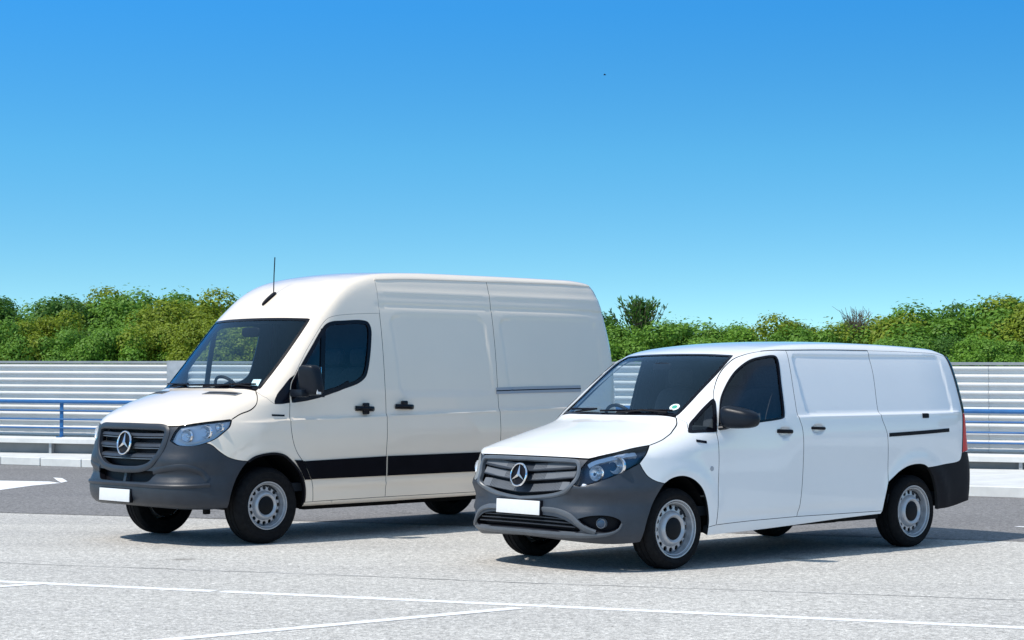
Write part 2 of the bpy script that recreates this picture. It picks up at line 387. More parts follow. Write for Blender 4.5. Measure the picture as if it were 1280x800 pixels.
def panel(name, pj, outline, parent, m, holes=(), gap=.003, flange=.018, hflange=None, res=.05, offs=0, inner=None, refine=(), edge=.03, both=False, m2=None, sub=None):
    """outer body panel with returned edges; both=True also builds its mirror image"""
    P3, n3, T, lps = skin(pj, outline, holes, gap, res, refine, edge)
    V = P3+n3*offs; nv = len(V); VV = [V]; NN = [n3]; F = [tuple(t) for t in T]; I = [0]*len(T); base = nv
    if flange:
        for k, lp in enumerate(lps):
            d = flange if k == 0 or hflange is None else hflange
            n = len(lp); A = V[lp]; B = A-n3[lp]*d
            side = np.cross(np.roll(A, -1, 0)-np.roll(A, 1, 0), n3[lp]); side /= np.maximum(np.linalg.norm(side, axis=1), 1e-9)[:, None]
            VV += [A, B]; NN += [side, side]
            for i in range(n):
                j = (i+1) % n; F.append((base+i, base+n+i, base+n+j, base+j)); I.append(1)
            base += 2*n
    if inner:
        VV.append(V-n3*inner); NN.append(-n3); F += [(t[0]+base, t[2]+base, t[1]+base) for t in T]; I += [1]*len(T)
    V = np.vstack(VV); NN = np.vstack(NN); mm = [m, m2 or M['seal']]; out = []
    for s in ((1, -1) if both else (1,)):
        k = np.array([1, s, 1])
        out.append(mk(name, V*k, F if s == 1 else [f[::-1] for f in F], mm, parent, I, NN*k))
    return out if both else out[0]
def copy_to(o, parent):
    c = o.copy(); COL.objects.link(c); c.parent = parent; return c
def sweep(name, sol, path, sec, m, parent, offs=0, both=False, closed=False, caps=True, up=None, smooth=True, taper=0):
    """extrude a small section (u across, v outward) along a curve on the body"""
    Pt = np.asarray(path, float); n3 = sol.grad(Pt) if sol else np.tile(np.array(up, float), (len(Pt), 1))
    t = (np.roll(Pt, -1, 0)-np.roll(Pt, 1, 0))
    if not closed: t[0] = Pt[1]-Pt[0]; t[-1] = Pt[-1]-Pt[-2]
    t /= np.maximum(np.linalg.norm(t, axis=1), 1e-9)[:, None]; b = np.cross(n3, t); b /= np.maximum(np.linalg.norm(b, axis=1), 1e-9)[:, None]
    n3 = np.cross(t, b)
    S = np.array(sec, float); k = len(S); n = len(Pt)
    k_ = np.ones(n)
    if taper: L_ = np.concatenate([[0], np.cumsum(np.linalg.norm(np.diff(Pt, axis=0), axis=1))]); k_ = np.clip(np.minimum(L_[-1]-L_, L_ if taper < 0 else 9)/abs(taper), .12, 1)**.6
    k_ = k_[:, None, None]
    V = (Pt[:, None]+k_*b[:, None]*S[None, :, :1]+k_*n3[:, None]*(S[None, :, 1:]+offs)).reshape(-1, 3)
    F = []
    for i in range(n if closed else n-1):
        for j in range(k):
            a, c = i*k+j, i*k+(j+1) % k; e, f = ((i+1) % n)*k+j, ((i+1) % n)*k+(j+1) % k; F.append((a, c, f, e))
    if caps and not closed: F += [tuple(range(k))[::-1], tuple(range((n-1)*k, n*k))]
    out = []
    for s in ((1, -1) if both else (1,)):
        bm = bmesh.new(); vv = [bm.verts.new(v*np.array([1, s, 1])) for v in V]
        for f in F:
            try: bm.faces.new([vv[i] for i in f])
            except ValueError: pass
        out.append(mkbm(name, bm, m, parent, smooth, 35))
    return out if both else out[0]
def ell(a, b, n=12): return [(a*math.cos(2*math.pi*i/n), b*math.sin(2*math.pi*i/n)) for i in range(n)]
def tube(name, pts, r, m, parent=None, n=8, closed=False):
    Pt = np.array(pts, float); t0 = Pt[1]-Pt[0]; up = (0, 0, 1) if abs(t0[2]) < .8*np.linalg.norm(t0) else (1, 0, 0)
    return sweep(name, None, Pt, ell(r, r, n), m, parent, up=up, closed=closed)
def lathe(name, prof, m, parent, n=48, axis_y=True, closed=False):
    """revolve (r, y) about the y axis"""
    V = []; F = []; k = len(prof)
    for i in range(n):
        a = 2*math.pi*i/n
        for r, y in prof: V.append((r*math.cos(a), y, r*math.sin(a)))
    for i in range(n):
        for j in range(k if closed else k-1):
            a, b = i*k+j, i*k+(j+1) % k; c, d = ((i+1) % n)*k+(j+1) % k, ((i+1) % n)*k+j; F.append((a, b, c, d))
    bm = bmesh.new(); vv = [bm.verts.new(v) for v in V]
    for f in F: bm.faces.new([vv[i] for i in f])
    bmesh.ops.remove_doubles(bm, verts=bm.verts, dist=1e-5)
    return mkbm(name, bm, m, parent, True, 40)
def blob(name, c, h, m, parent, e=.55, warp=None, n=24, rz=0):
    """rounded block (superellipsoid), optionally warped"""
    V = []; F = []
    f = lambda v, p: math.copysign(abs(v)**p, v)
    for i in range(n//2+1):
        v = -math.pi/2+math.pi*i/(n//2)
        for j in range(n):
            u = 2*math.pi*j/n; q = np.array([h[0]*f(math.cos(v), e)*f(math.cos(u), e), h[1]*f(math.cos(v), e)*f(math.sin(u), e), h[2]*f(math.sin(v), e)])
            if warp: q = warp(q)
            V.append((c[0]+q[0]*math.cos(rz)-q[1]*math.sin(rz), c[1]+q[0]*math.sin(rz)+q[1]*math.cos(rz), c[2]+q[2]))
    for i in range(n//2):
        for j in range(n): F.append((i*n+j, i*n+(j+1) % n, (i+1)*n+(j+1) % n, (i+1)*n+j))
    bm = bmesh.new(); vv = [bm.verts.new(v) for v in V]
    for q in F: bm.faces.new([vv[i] for i in q])
    bmesh.ops.remove_doubles(bm, verts=bm.verts, dist=1e-4)
    return mkbm(name, bm, m, parent, True)
# ---------------------------------------------------------------- shared vehicle parts
def make_wheel(parent, x, y, Rt, w, Rr, nh=16):
    """steel wheel, axle along y, outer face towards +y"""
    wh = empty('wheel', (x, y, Rt), 0, parent); h = w/2
    pr = [(Rr-.012, h-.028), (Rr+.004, h-.008), (Rr+.02, h+.004), (Rr+.035, h+.0065), (Rr+.037, h+.009), (Rr+.042, h+.009), (Rr+.044, h+.007), (Rt-.052, h+.006), (Rt-.049, h+.009), (Rt-.044, h+.008), (Rt-.025, h-.006), (Rt-.008, h-.022), (Rt, h-.045)]
    for yg in (.055, 0, -.055): pr += [(Rt, yg+.007), (Rt-.008, yg+.005), (Rt-.008, yg-.005), (Rt, yg-.007)]
    pr += [(Rt, -h+.045), (Rt-.02, -h+.01), (Rt-.06, -h), (Rr, -h+.02)]
    lathe('tyre', pr, M['rubber'], wh, 64)
    lathe('rim', [(Rr-.035, -h+.02), (Rr-.03, h-.07), (Rr-.022, h-.035), (Rr-.004, h-.012), (Rr+.004, h-.004), (Rr+.002, h+.001), (Rr-.006, h), (Rr*.972, h-.005), (Rr*.965, h-.04), (Rr*.925, h-.04), (Rr*.918, h-.014), (Rr*.895, h-.016), (Rr*.89, h-.035), (Rr*.885, h-.09)], M['steel'], wh, 64)
    # pressed disc with a ring of round holes
    ri, ro = .36*Rr, .875*Rr; rh = .74*Rr; hr = .092*Rr
    q = []; E = []
    def ring(r, n, cx=0, cy=0):
        s = len(q)
        for i in range(n): q.append((cx+r*math.cos(2*math.pi*i/n), cy+r*math.sin(2*math.pi*i/n)))
        E.extend((s+i, s+(i+1) % n) for i in range(n)); return list(range(s, s+n))
    ring(ro, 64); ring(ri, 40); hl = [ring(hr, 12, rh*math.cos(2*math.pi*k/nh), rh*math.sin(2*math.pi*k/nh)) for k in range(nh)]
    for r, n in ((.42*Rr, 40), (.48*Rr, 44), (.54*Rr, 48), (.58*Rr, 48), (.63*Rr, 48)):
        for i in range(n): q.append((r*math.cos(2*math.pi*i/n), r*math.sin(2*math.pi*i/n)))
    vo, _, fo, ov, _, _ = delaunay_2d_cdt([Vector(v) for v in q], E, [], 0, 1e-7)
    vo = np.array([(v.x, v.y) for v in vo]); T = np.array([f for f in fo if len(f) == 3]); c = vo[T].mean(1); rr = np.hypot(c[:, 0], c[:, 1])
    ok = (rr > ri*.999) & (rr < ro)
    for k in range(nh): ok &= np.hypot(c[:, 0]-rh*math.cos(2*math.pi*k/nh), c[:, 1]-rh*math.sin(2*math.pi*k/nh)) > hr*.97
    T = T[ok]; r = np.hypot(vo[:, 0], vo[:, 1])/Rr
    ys = h-.002-np.interp(r, [.34, .40, .47, .53, .58, .63, .80, .84, .875], [.040, .024, .010, .012, .032, .054, .058, .064, .085])
    V = np.stack([vo[:, 0], ys, vo[:, 1]], 1); nv = len(V); F = [tuple(t) for t in T]; VV = list(V)
    mp = {k: i for i, src in enumerate(ov) for k in src}
    for lp in hl:
        lp = [mp[i] for i in lp]; s = len(VV); VV += [V[i]-np.array([0, .012, 0]) for i in lp]
        for i in range(len(lp)): F.append((lp[i], lp[(i+1) % len(lp)], s+(i+1) % len(lp), s+i))
    bm = bmesh.new(); vv = [bm.verts.new(v) for v in VV]
    for f in F: bm.faces.new([vv[i] for i in f])
    mkbm('wheel_disc', bm, M['steel'], wh, True, 40)
    lathe('hub_cap', [(0, h-.012), (.25*Rr, h-.014), (.34*Rr, h-.020), (.40*Rr, h-.030), (.41*Rr, h-.05)], M['hub_black'], wh, 40)
    lathe('brake_drum', [(0, h-.085), (Rr-.04, h-.085), (Rr-.04, -h+.03), (0, -h+.03)], M['chassis'], wh, 32)
    return wh
def copy_wheel(wh, x, y, z, rz):
    c = copy_to(wh, wh.parent); c.location = (x, y, z); c.rotation_euler = (0, 0, rz)
    for ch in list(wh.children): copy_to(ch, c)
    return c
def star_emblem(parent, x, z, r, tilt):
    """ring with a three-pointed star, facing forward"""
    e = empty('emblem', (x, 0, z), 0, parent); e.rotation_euler = (0, tilt, 0)
    n = 40; path = [(0, r*math.cos(2*math.pi*i/n), r*math.sin(2*math.pi*i/n)) for i in range(n)]
    sweep('emblem_ring', None, path, ell(r*.085, r*.11, 8), M['chrome'], e, up=(1, 0, 0), closed=True)
    bm = bmesh.new(); top = bm.verts.new((.022, 0, 0)); bot = bm.verts.new((-.004, 0, 0)); o = []
    for k in range(6):
        a = math.pi/2+k*math.pi/3; rr = r*.95 if k % 2 == 0 else r*.17
        o.append(bm.verts.new((.004, rr*math.cos(a), rr*math.sin(a))))
    for k in range(6): bm.faces.new((top, o[k], o[(k+1) % 6])); bm.faces.new((bot, o[(k+1) % 6], o[k]))
    mkbm('star', bm, M['chrome'], e)
    bm = bmesh.new(); bmesh.ops.create_cone(bm, cap_ends=True, segments=40, radius1=r*1.03, radius2=r*1.0, depth=.012, matrix=Matrix.Translation((-.014, 0, 0)) @ Matrix.Rotation(R(90), 4, 'Y'))
    mkbm('emblem_base', bm, M['black'], e)
    return e
def make_seat(parent, x, y, z, h=.62):
    s = blob('seat', (x, y, z+.08), (.26, .25, .09), M['seat'], parent, .45)
    b = blob('backrest', (x-.27, y, z+.14+h/2), (.075, .24, h/2), M['seat'], s, .45, lambda q: q+np.array([-q[2]*.22, 0, 0]))
    blob('headrest', (x-.27-h*.11-.02, y, z+.14+h+.10), (.05, .13, .085), M['seat'], s, .5)
    return s
def steering_wheel(parent, x, y, z, r, tilt):
    s = empty('steering_wheel', (x, y, z), 0, parent); s.rotation_euler = (0, tilt, 0); n = 36
    sweep('wheel_rim', None, [(0, r*math.cos(2*math.pi*i/n), r*math.sin(2*math.pi*i/n)) for i in range(n)], ell(.016, .016, 8), M['black'], s, up=(1, 0, 0), closed=True)
    bm = bmesh.new(); bm_box(bm, (.0, 0, 0), (.06, .14, .11), .02); bm_box(bm, (.0, 0, 0.01), (.02, 2*r, .03), .006); bm_box(bm, (0, 0, -r/2), (.02, .04, r), .006)
    mkbm('wheel_boss', bm, M['black'], s, True, 40); return s
def lamp_bowl(parent, c, n, r):
    """faceted bright reflector bowl with a bulb, opening along n"""
    rot = Vector(n).to_track_quat('Z', 'Y').to_matrix(); V = []; F = []; k = 20; rings = ((1.0, .0), (.92, -.12), (.74, -.30), (.5, -.44), (.26, -.52), (.0, -.54))
    for i, (a, d) in enumerate(rings):
        for j in range(k): t = 2*math.pi*j/k; V.append(rot @ Vector((a*r*math.cos(t), a*r*math.sin(t), d*r+.02))+Vector(c))
    for i in range(len(rings)-1):
        for j in range(k): F.append((i*k+j, i*k+(j+1) % k, (i+1)*k+(j+1) % k, (i+1)*k+j))
    b = mk('reflector', V, F, M['reflector'], parent, smooth=False)
    bm = bmesh.new(); bmesh.ops.create_cone(bm, cap_ends=False, segments=28, radius1=r*1.06, radius2=r*1.0, depth=.02, matrix=Matrix.Translation(Vector(c)+Vector(n)*.014) @ rot.to_4x4()); mkbm('reflector_rim', bm, M['chrome'], parent, True)
    bm = bmesh.new(); bmesh.ops.create_uvsphere(bm, u_segments=14, v_segments=8, radius=r*.22, matrix=Matrix.Translation(Vector(c)-Vector(n)*.004)); mkbm('bulb', bm, M['chrome'], parent, True)
    return b
def wiper(parent, a, b, c):
    w = tube('wiper', [a, b], .009, M['black'], parent, 6)
    n = 12; A, B, C_ = map(np.array, (a, b, c))
    tube('wiper_blade', [B+(C_-B)*i/n for i in range(n+1)], .010, M['gloss_black'], w, 6)
    return w
def number_plate(parent, x, z, w, h, tilt=0, y=0):
    p_ = box('number_plate', (x, y, z), (.008, w, h), M['plate'], parent, .0035, Matrix.Rotation(tilt, 3, 'Y'))
    box('plate_holder', (x-.022, y, z), (.034, w+.012, h+.012), M['black'], p_, .004, Matrix.Rotation(tilt, 3, 'Y')); return p_
def handle_bar(name, parent, x, y, z, l, m, sg=1, tall=.026, out=.035):
    n = 10; pts = [(x+l/2-l*i/n, sg*(y+out*(1-(2*i/n-1)**4)), z-.004*(2*i/n-1)) for i in range(n+1)]
    return sweep(name, None, pts, ell(tall/2, .011, 10), m, parent, up=(0, sg, 0))
def arch_liner(parent, sol, xc, zc, r, y0, y1):
    V = []; F = []; n = 18
    for s in (1, -1):
        b = len(V)
        for i in range(n+1):
            a = math.pi*(.0+1.0*i/n); V += [(xc+r*math.cos(a), s*y0, zc+r*math.sin(a)), (xc+r*math.cos(a), s*y1, zc+r*math.sin(a))]
        V.append((xc, s*y0, zc)); c = len(V)-1
        for i in range(n): F.append((b+2*i, b+2*i+1, b+2*i+3, b+2*i+2)); F.append((c, b+2*i, b+2*i+2))
    return mk('wheel_arch_liner', V, F, M['chassis'], parent, smooth=False)
# ---------------------------------------------------------------- the low panel van
LOW_POSE = (.73165, 16.60949, 3.868244)
def build_low_van():
    rt = empty('cargo_van', (LOW_POSE[0], LOW_POSE[1], 0), LOW_POSE[2])
    tag(rt, 'low white panel van parked nearer, grey front bumper, fog lamps and teardrop mirrors', 'van')
    S = LOW; SD = Side(S); TP = Top(S, .55); AF = Around(S, -.3, 1, .9); AP = Around(S, -2.0, 1, 1.5); AR = Around(S, -3.2, -1, .95)
    PT = M['white_cool']; BU = M['bumper']
    # --- seams (left side)
    hs0 = seg(TP, [(-.236, .70), (-.20, .742), (-.15, .775), (-.09, .805), (-.03, .835)]); hood_side = loop(hs0, seg(SD, [hs0[-1][[0, 2]], (.03, 1.088), (.10, 1.062), (.17, 1.042), (.25, 1.022)]))
    lamp_top = seg(AF, [(.25, .86, 1.022), (.42, .84, 1.0), (.62, .78, .957), (.74, .66, .912)])
    hood_front = seg(AF, [(.74, .66, .912), (.785, .5, .918), (.81, .25, .922), (.82, 0, .923)])
    hood_rear = seg(TP, np.vstack([hood_side[0][:2], [(-.190, .5), (-.150, .25), (-.132, 0)]]))
    lamp_in = seg(AF, [(.74, .66, .912), (.795, .61, .82), (.82, .58, .712)])
    lamp_low = seg(AF, [(.82, .58, .712), (.80, .63, .70), (.765, .72, .722), (.61, .84, .79), (.41, .91, .88)])
    lamp_out = seg(AF, [(.41, .91, .88), (.35, .92, .945), (.25, .86, 1.022)], False)
    bump_side = seg(SD, [(.41, .88), (.38, .825), (.34, .775), (.27, .735), (.18, .712)])
    arch_f = seg(SD, [(.18, .712), (.10, .75), (-.02, .766), (-.12, .748), (-.20, .71), (-.27, .65), (-.315, .57), (-.345, .47), (-.36, .38), (-.36, .33)])
    arch_b = seg(SD, [(.18, .712), (.24, .64), (.30, .54), (.35, .42), (.385, .30), (.40, .245)])
    door_f = seg(SD, [(-.445, .345), (-.46, .58), (-.48, .93), (-.47, 1.13)])
    door_f2 = seg(SD, [(-.47, 1.13), (-.50, 1.27), (-.552, 1.387)])
    frame = seg(SD, [(-.552, 1.387), (-.60, 1.452), (-.74, 1.585), (-.94, 1.722), (-1.06, 1.768), (-1.2, 1.797), (-1.40, 1.812), (-1.545, 1.814)])
    bseam = seg(SD, [(-1.545, 1.814), (-1.53, 1.62), (-1.515, 1.4), (-1.515, 1.24), (-1.55, 1.14), (-1.562, 1.05), (-1.56, .8), (-1.545, .62), (-1.52, .46), (-1.49, .365)])
    gut1 = seg(SD, [(-1.545, 1.814), (-2.1, 1.822), (-2.69, 1.822)])
    cseam = seg(SD, [(-2.69, 1.822), (-2.70, 1.62), (-2.665, 1.30), (-2.675, 1.2), (-2.73, 1.09), (-2.75, 1.0), (-2.755, .62)])
    gut2 = seg(SD, [(-2.69, 1.822), (-3.3, 1.815), (-3.75, 1.80), (-3.91, 1.775)])
    rear_e = seg(SD, [(-3.91, 1.775), (-3.955, 1.6), (-3.98, 1.4), (-3.99, 1.235)]); rear_e2 = seg(SD, [(-3.99, 1.235), (-3.968, 1.05), (-3.945, .86)])
    rb_top = seg(SD, [(-3.945, .86), (-3.93, .82), (-3.90, .785), (-3.62, .755), (-3.355, .735)])
    arch_r = seg(SD, [(-2.755, .62), (-2.82, .66), (-2.92, .715), (-3.05, .758), (-3.2, .772), (-3.30, .76), (-3.355, .735)])
    arch_r0 = seg(SD, [(-2.68, .36), (-2.70, .45), (-2.755, .62)])
    arch_rb = seg(SD, [(-3.355, .735), (-3.44, .64), (-3.50, .5), (-3.525, .335)])
    sill_top = seg(SD, [(-.36, .33), (-.445, .345), (-.9, .358), (-1.49, .365), (-2.1, .362), (-2.68, .36)], False)
    sill_bot = seg(SD, [(-.36, .262), (-.9, .272), (-1.55, .295), (-2.1, .318), (-2.66, .335)])
    ws_side = seg(AP, [(-.250, .69, 1.262), (-.53, .69, 1.462), (-.79, .675, 1.63), (-.985, .645, 1.762)])
    ws_bot = seg(AP, [(-.250, .69, 1.262), (-.19, .45, 1.262), (-.155, .2, 1.262), (-.145, 0, 1.262)])
    ws_top = seg(AP, [(-.985, .645, 1.762), (-.95, .42, 1.773), (-.92, .2, 1.777), (-.91, 0, 1.778)])
    q_low = seg(SD, [(-.47, 1.13), (-.33, 1.128), (-.20, 1.122)]); q_up = seg(SD, [(-.20, 1.122), (-.285, 1.19), (-.42, 1.297), (-.552, 1.387)])
    fend_top = seg(AP, np.vstack([q_low[-1:], [(-.218, .82, 1.20)], hood_side[:1]]), False)
    # --- body panels
    hood = panel('hood', TP, loop(hood_rear[::-1], hood_side, lamp_top, hood_front, mir(hood_front), mir(lamp_top), mir(hood_side), mir(hood_rear[::-1])), rt, PT, gap=.004, flange=.03)
    sill_up = sill_top[:np.argmin(abs(sill_top[:, 0]+.445))+1]
    panel('front_fender', SD, loop(hood_side, lamp_out[::-1], bump_side, arch_f, sill_up, door_f, q_low, fend_top), rt, PT, both=True, flange=.02, refine=[(-.39, .815, .03, .03, .012)])
    win = seg(SD, [(-.512, 1.148), (-.545, 1.27), (-.60, 1.375), (-.70, 1.485), (-.88, 1.632), (-1.04, 1.715), (-1.2, 1.748), (-1.37, 1.757), (-1.388, 1.74), (-1.365, 1.52), (-1.332, 1.245), (-1.322, 1.232), (-.99, 1.196), (-.75, 1.172)])
    win = loop(win, seg(SD, [(-.75, 1.172), (-.512, 1.148)]))
    dsill = sill_top[np.argmin(abs(sill_top[:, 0]+.445)):np.argmin(abs(sill_top[:, 0]+1.49))+1]
    doors = panel('front_door', SD, loop(door_f, door_f2, frame, bseam, dsill[::-1]), rt, PT, holes=[win], hflange=.02, both=True, inner=.03, m2=M['trim'], refine=[(-1.33, 1.105, .10, .05, .012)])
    ssill = sill_top[np.argmin(abs(sill_top[:, 0]+1.49)):]
    slides = panel('sliding_door', SD, loop(bseam[::-1], gut1, cseam, arch_r0[::-1], ssill[::-1]), rt, PT, both=True, refine=[(-2.15, 1.23, .6, .04, .012), (-1.68, 1.5, .10, .23, .02), (-2.1, 1.765, .58, .035, .02), (-1.765, 1.125, .10, .06, .012)], inner=.03, m2=M['trim'])
    panel('rear_quarter', SD, loop(cseam[::-1], gut2, rear_e, rear_e2, rb_top, arch_r[::-1]), rt, PT, both=True, refine=[(-3.3, 1.25, .62, .045, .012), (-3.84, 1.52, .08, .21, .02), (-3.3, 1.765, .6, .03, .02)], inner=.03, m2=M['trim'])
    panel('sill', SD, loop(sill_top, seg(SD, [(-2.68, .36), (-2.66, .335)]), sill_bot[::-1], seg(SD, [(-.36, .262), (-.36, .33)])), rt, PT, both=True, gap=.002, flange=.06)
    fr_i = frame[:np.argmin(np.linalg.norm(frame-ws_side[-1], axis=1)+0*frame[:, 0])+1]
    kf = np.argmin(np.linalg.norm(frame-np.array([-1.06, .72, 1.768]), axis=1)); fr_i = frame[:kf+1]
    panel('windscreen_pillar', AP, loop(ws_side, seg(AP, [ws_side[-1], fr_i[-1]], False), fr_i[::-1], q_up[::-1], fend_top, seg(AP, [hood_side[0], ws_side[0]], False)), rt, PT, both=True, gap=0, flange=.025, inner=.05, m2=M['trim'], res=.04)
    roof_l = loop(ws_top[::-1], seg(AP, [ws_side[-1], fr_i[-1]], False), frame[kf:], gut1, gut2)
    roof_rear = seg(TP, np.vstack([gut2[-1][:2], [(-3.965, .5), (-3.97, .25), (-3.97, 0)]]))
    roof_l = loop(roof_l, roof_rear)
    panel('roof', TP, loop(roof_l, mir(roof_l)), rt, PT, gap=0, flange=.02, inner=.05, m2=M['trim'], res=.06)
    for s in (1, -1):                                                          # roof gutter strip
        gp = loop(frame[np.argmin(abs(frame[:, 0]+1.25)):], gut1)
        sweep('roof_gutter', S, gp*np.array([1, s, 1]), [(-.004, -.002), (.004, -.002), (.003, .003), (-.003, .003)], M['seal'], rt)
    # --- windscreen, side glass
    wsl = loop(ws_bot[::-1], ws_side, ws_top)
    ws = panel('windscreen', AP, loop(wsl, mir(wsl)), rt, M['windscreen'], gap=.006, flange=0, offs=-.004, res=.06)
    sweep('windscreen_seal', S, loop(wsl, mir(wsl)), [(-.016, -.006), (.016, -.006), (.016, .001), (-.016, .001)], M['gloss_black'], ws, closed=True)
    cowl = loop(hood_rear[::-1], seg(AP, [hood_side[0], ws_side[0]], False), ws_bot)
    panel('cowl', TP, loop(cowl, mir(cowl)), rt, M['black'], gap=.002, flange=.02, offs=-.006)
    for s, d in zip((1, -1), doors):
        fl = np.array([1, s, 1])
        g = panel('door_window', SD, win, d, M['side_glass'], gap=.0, flange=0, offs=-.010, res=.08)
        if s < 0: g.data = g.data.copy(); g.data.transform(Matrix.Scale(-1, 4, (0, 1, 0)))
        sweep('window_seal', S, win*fl, [(-.011, -.012), (.011, -.012), (.009, .003), (-.009, .003)], M['gloss_black'], d, closed=True)
        ql = loop(q_low, q_up, door_f2[::-1])
        g = panel('quarter_window', SD, ql, rt, M['side_glass'], gap=.006, flange=0, offs=-.006, res=.06)
        if s < 0: g.data.transform(Matrix.Scale(-1, 4, (0, 1, 0)))
        sweep('quarter_window_frame', S, ql*fl, [(-.018, -.014), (.018, -.014), (.014, .003), (-.014, .003)], M['gloss_black'], g, closed=True)
        # handles: cup in the panel is pressed by the body shape, bar stands proud
        handle_bar('door_handle', d, -1.33, .952, 1.108, .20, M['black'], s, .034, .03)
    for s, d in zip((1, -1), slides):
        handle_bar('door_handle', d, -1.765, .953, 1.128, .20, M['black'], s)
    for s in (1, -1):
        rail = seg(SD, [(-2.77, 1.05), (-3.25, 1.063), (-3.70, 1.078)])
        sweep('slider_rail', S, rail*np.array([1, s, 1]), [(-.017, -.004), (.017, -.004), (.017, .004), (-.017, .004)], M['black'], rt)
        fp = seg(SD, [(-3.285, 1.218), (-3.37, 1.218)])
        sweep('slider_end_cap', S, fp*np.array([1, s, 1]), [(-.024, -.004), (.024, -.004), (.018, .012), (-.018, .012)], M['black'], rt)
        bd = seg(SD, [(-.225, 1.05), (-.335, 1.036)])
        sweep('fender_badge', S, bd*np.array([1, s, 1]), [(-.012, -.002), (.012, -.002), (.010, .005), (-.010, .005)], M['gloss_black'], rt)
        c = seg(SD, [(-.39, .815)])[0]
        bm = bmesh.new(); bmesh.ops.create_cone(bm, cap_ends=True, segments=20, radius1=.022, radius2=.020, depth=.006, matrix=Matrix.Translation((c[0], s*(c[1]+.001), c[2])) @ Matrix.Rotation(R(-90*s), 4, 'X'))
        mkbm('side_repeater', bm, M['grey_metal'], rt)
    # --- front bumper with its openings
    bot_f = seg(AF, [(.40, .90, .245), (.52, .88, .235), (.66, .78, .232), (.78, .55, .245), (.84, .25, .262), (.85, 0, .27)])
    grille = seg(AF, [(.82, 0, .898), (.81, .3, .897), (.785, .50, .893), (.775, .565, .885), (.785, .59, .84), (.805, .575, .75), (.835, .50, .665), (.86, .40, .63), (.88, .22, .603), (.89, 0, .585)])
    grille = loop(grille, mir(grille))
    low = seg(AF, [(.89, 0, .455), (.885, .28, .452), (.865, .46, .435), (.84, .56, .395), (.81, .63, .345), (.815, .58, .327), (.865, .3, .335), (.88, 0, .34)])
    low = loop(low, mir(low))
    fog = seg(AF, [(.83, .62, .435), (.77, .72, .462), (.66, .82, .46), (.585, .865, .42), (.60, .86, .365), (.68, .80, .335), (.755, .73, .34)])
    fog = loop(fog, seg(AF, [(.755, .73, .34), (.83, .62, .435)], False))
    bl = loop(hood_front[::-1], lamp_in, lamp_low, bump_side, arch_b, bot_f)
    bumper = panel('front_bumper', AF, loop(bl, mir(bl)), rt, BU, holes=[grille, low, fog, mir(fog)], gap=.003, flange=.03, hflange=.055, res=.035, m2=M['black'])
    panel('lower_grille', AF, low, rt, M['black'], gap=-.01, flange=0, offs=-.06)
    lg = bpy.context.scene.objects[COL.objects[-1].name]
    for z, yy in ((.428, .48), (.398, .55), (.366, .60)):
        b = seg(AF, [(.85, -yy, z), (.88, -.3, z+.006), (.89, 0, z+.008), (.88, .3, z+.006), (.85, yy, z)])
        sweep('lower_grille_bar', S, b, [(-.007, -.04), (.006, -.04), (.005, -.012), (-.004, -.012)], M['dark_bumper'], lg)
    for s in (1, -1):
        fl = np.array([1, s, 1])
        fr = panel('fog_lamp_recess', AF, fog, rt, M['black'], gap=-.008, flange=0, offs=-.05)
        if s < 0: fr.data.transform(Matrix.Scale(-1, 4, (0, 1, 0)))
        c = AF.at(AF.to2(np.array([[.72, .77, .402]])))[0]; n = S.grad(c[None])[0]; n = n*.55+np.array([.45, 0, 0]); n /= np.linalg.norm(n); c = (c-.036*n)*fl; n = n*fl
        rot = Vector(n).to_track_quat('Z', 'Y').to_matrix().to_4x4()
        bm = bmesh.new(); bmesh.ops.create_cone(bm, cap_ends=True, segments=24, radius1=.046, radius2=.040, depth=.03, matrix=Matrix.Translation(c) @ rot); mkbm('fog_lamp', bm, M['bumper_trim'], fr, True, 40)
        bm = bmesh.new(); bmesh.ops.create_uvsphere(bm, u_segments=20, v_segments=10, radius=.040, matrix=Matrix.Translation(c+n*.008) @ rot @ Matrix.Diagonal((1, 1, .35, 1))); mkbm('fog_lamp_lens', bm, M['lamp_house'], fr, True)
    hoop = seg(AF, [(.80, -.60, .43), (.85, -.53, .478), (.87, -.42, .495), (.89, -.25, .498), (.90, 0, .498), (.89, .25, .498), (.87, .42, .492), (.845, .55, .455), (.815, .635, .385), (.785, .68, .352), (.74, .735, .325)])
    hoop_l = hoop[np.argmin(abs(hoop[:, 1]-.0)):]
    for s in (1, -1): sweep('bumper_trim', S, hoop_l*np.array([1, s, 1]), [(-.024, -.012), (.024, -.012), (.024, .006), (.016, .017), (-.004, .015), (-.022, .002)], M['bumper_trim'], bumper, -.004)
    spl = seg(AF, [(.86, 0, .302), (.85, .3, .30), (.81, .58, .302), (.74, .73, .305), (.66, .825, .322), (.605, .865, .355), (.58, .88, .40)])
    sweep('front_splitter', S, loop(mir(spl)[:-1], spl), [(-.030, -.012), (.026, -.012), (.024, .012), (.008, .018), (-.022, .010), (-.030, .0)], M['bumper_trim'], bumper, -.004, taper=-.5)
    # --- radiator grille
    gb = panel('grille', AF, grille, rt, M['black'], gap=-.012, flange=0, offs=-.07)
    sweep('grille_frame', S, grille, [(-.010, -.03), (.018, -.03), (.024, .004), (.012, .011), (-.006, .009), (-.012, .0)], M['bumper_trim'], rt, closed=True)
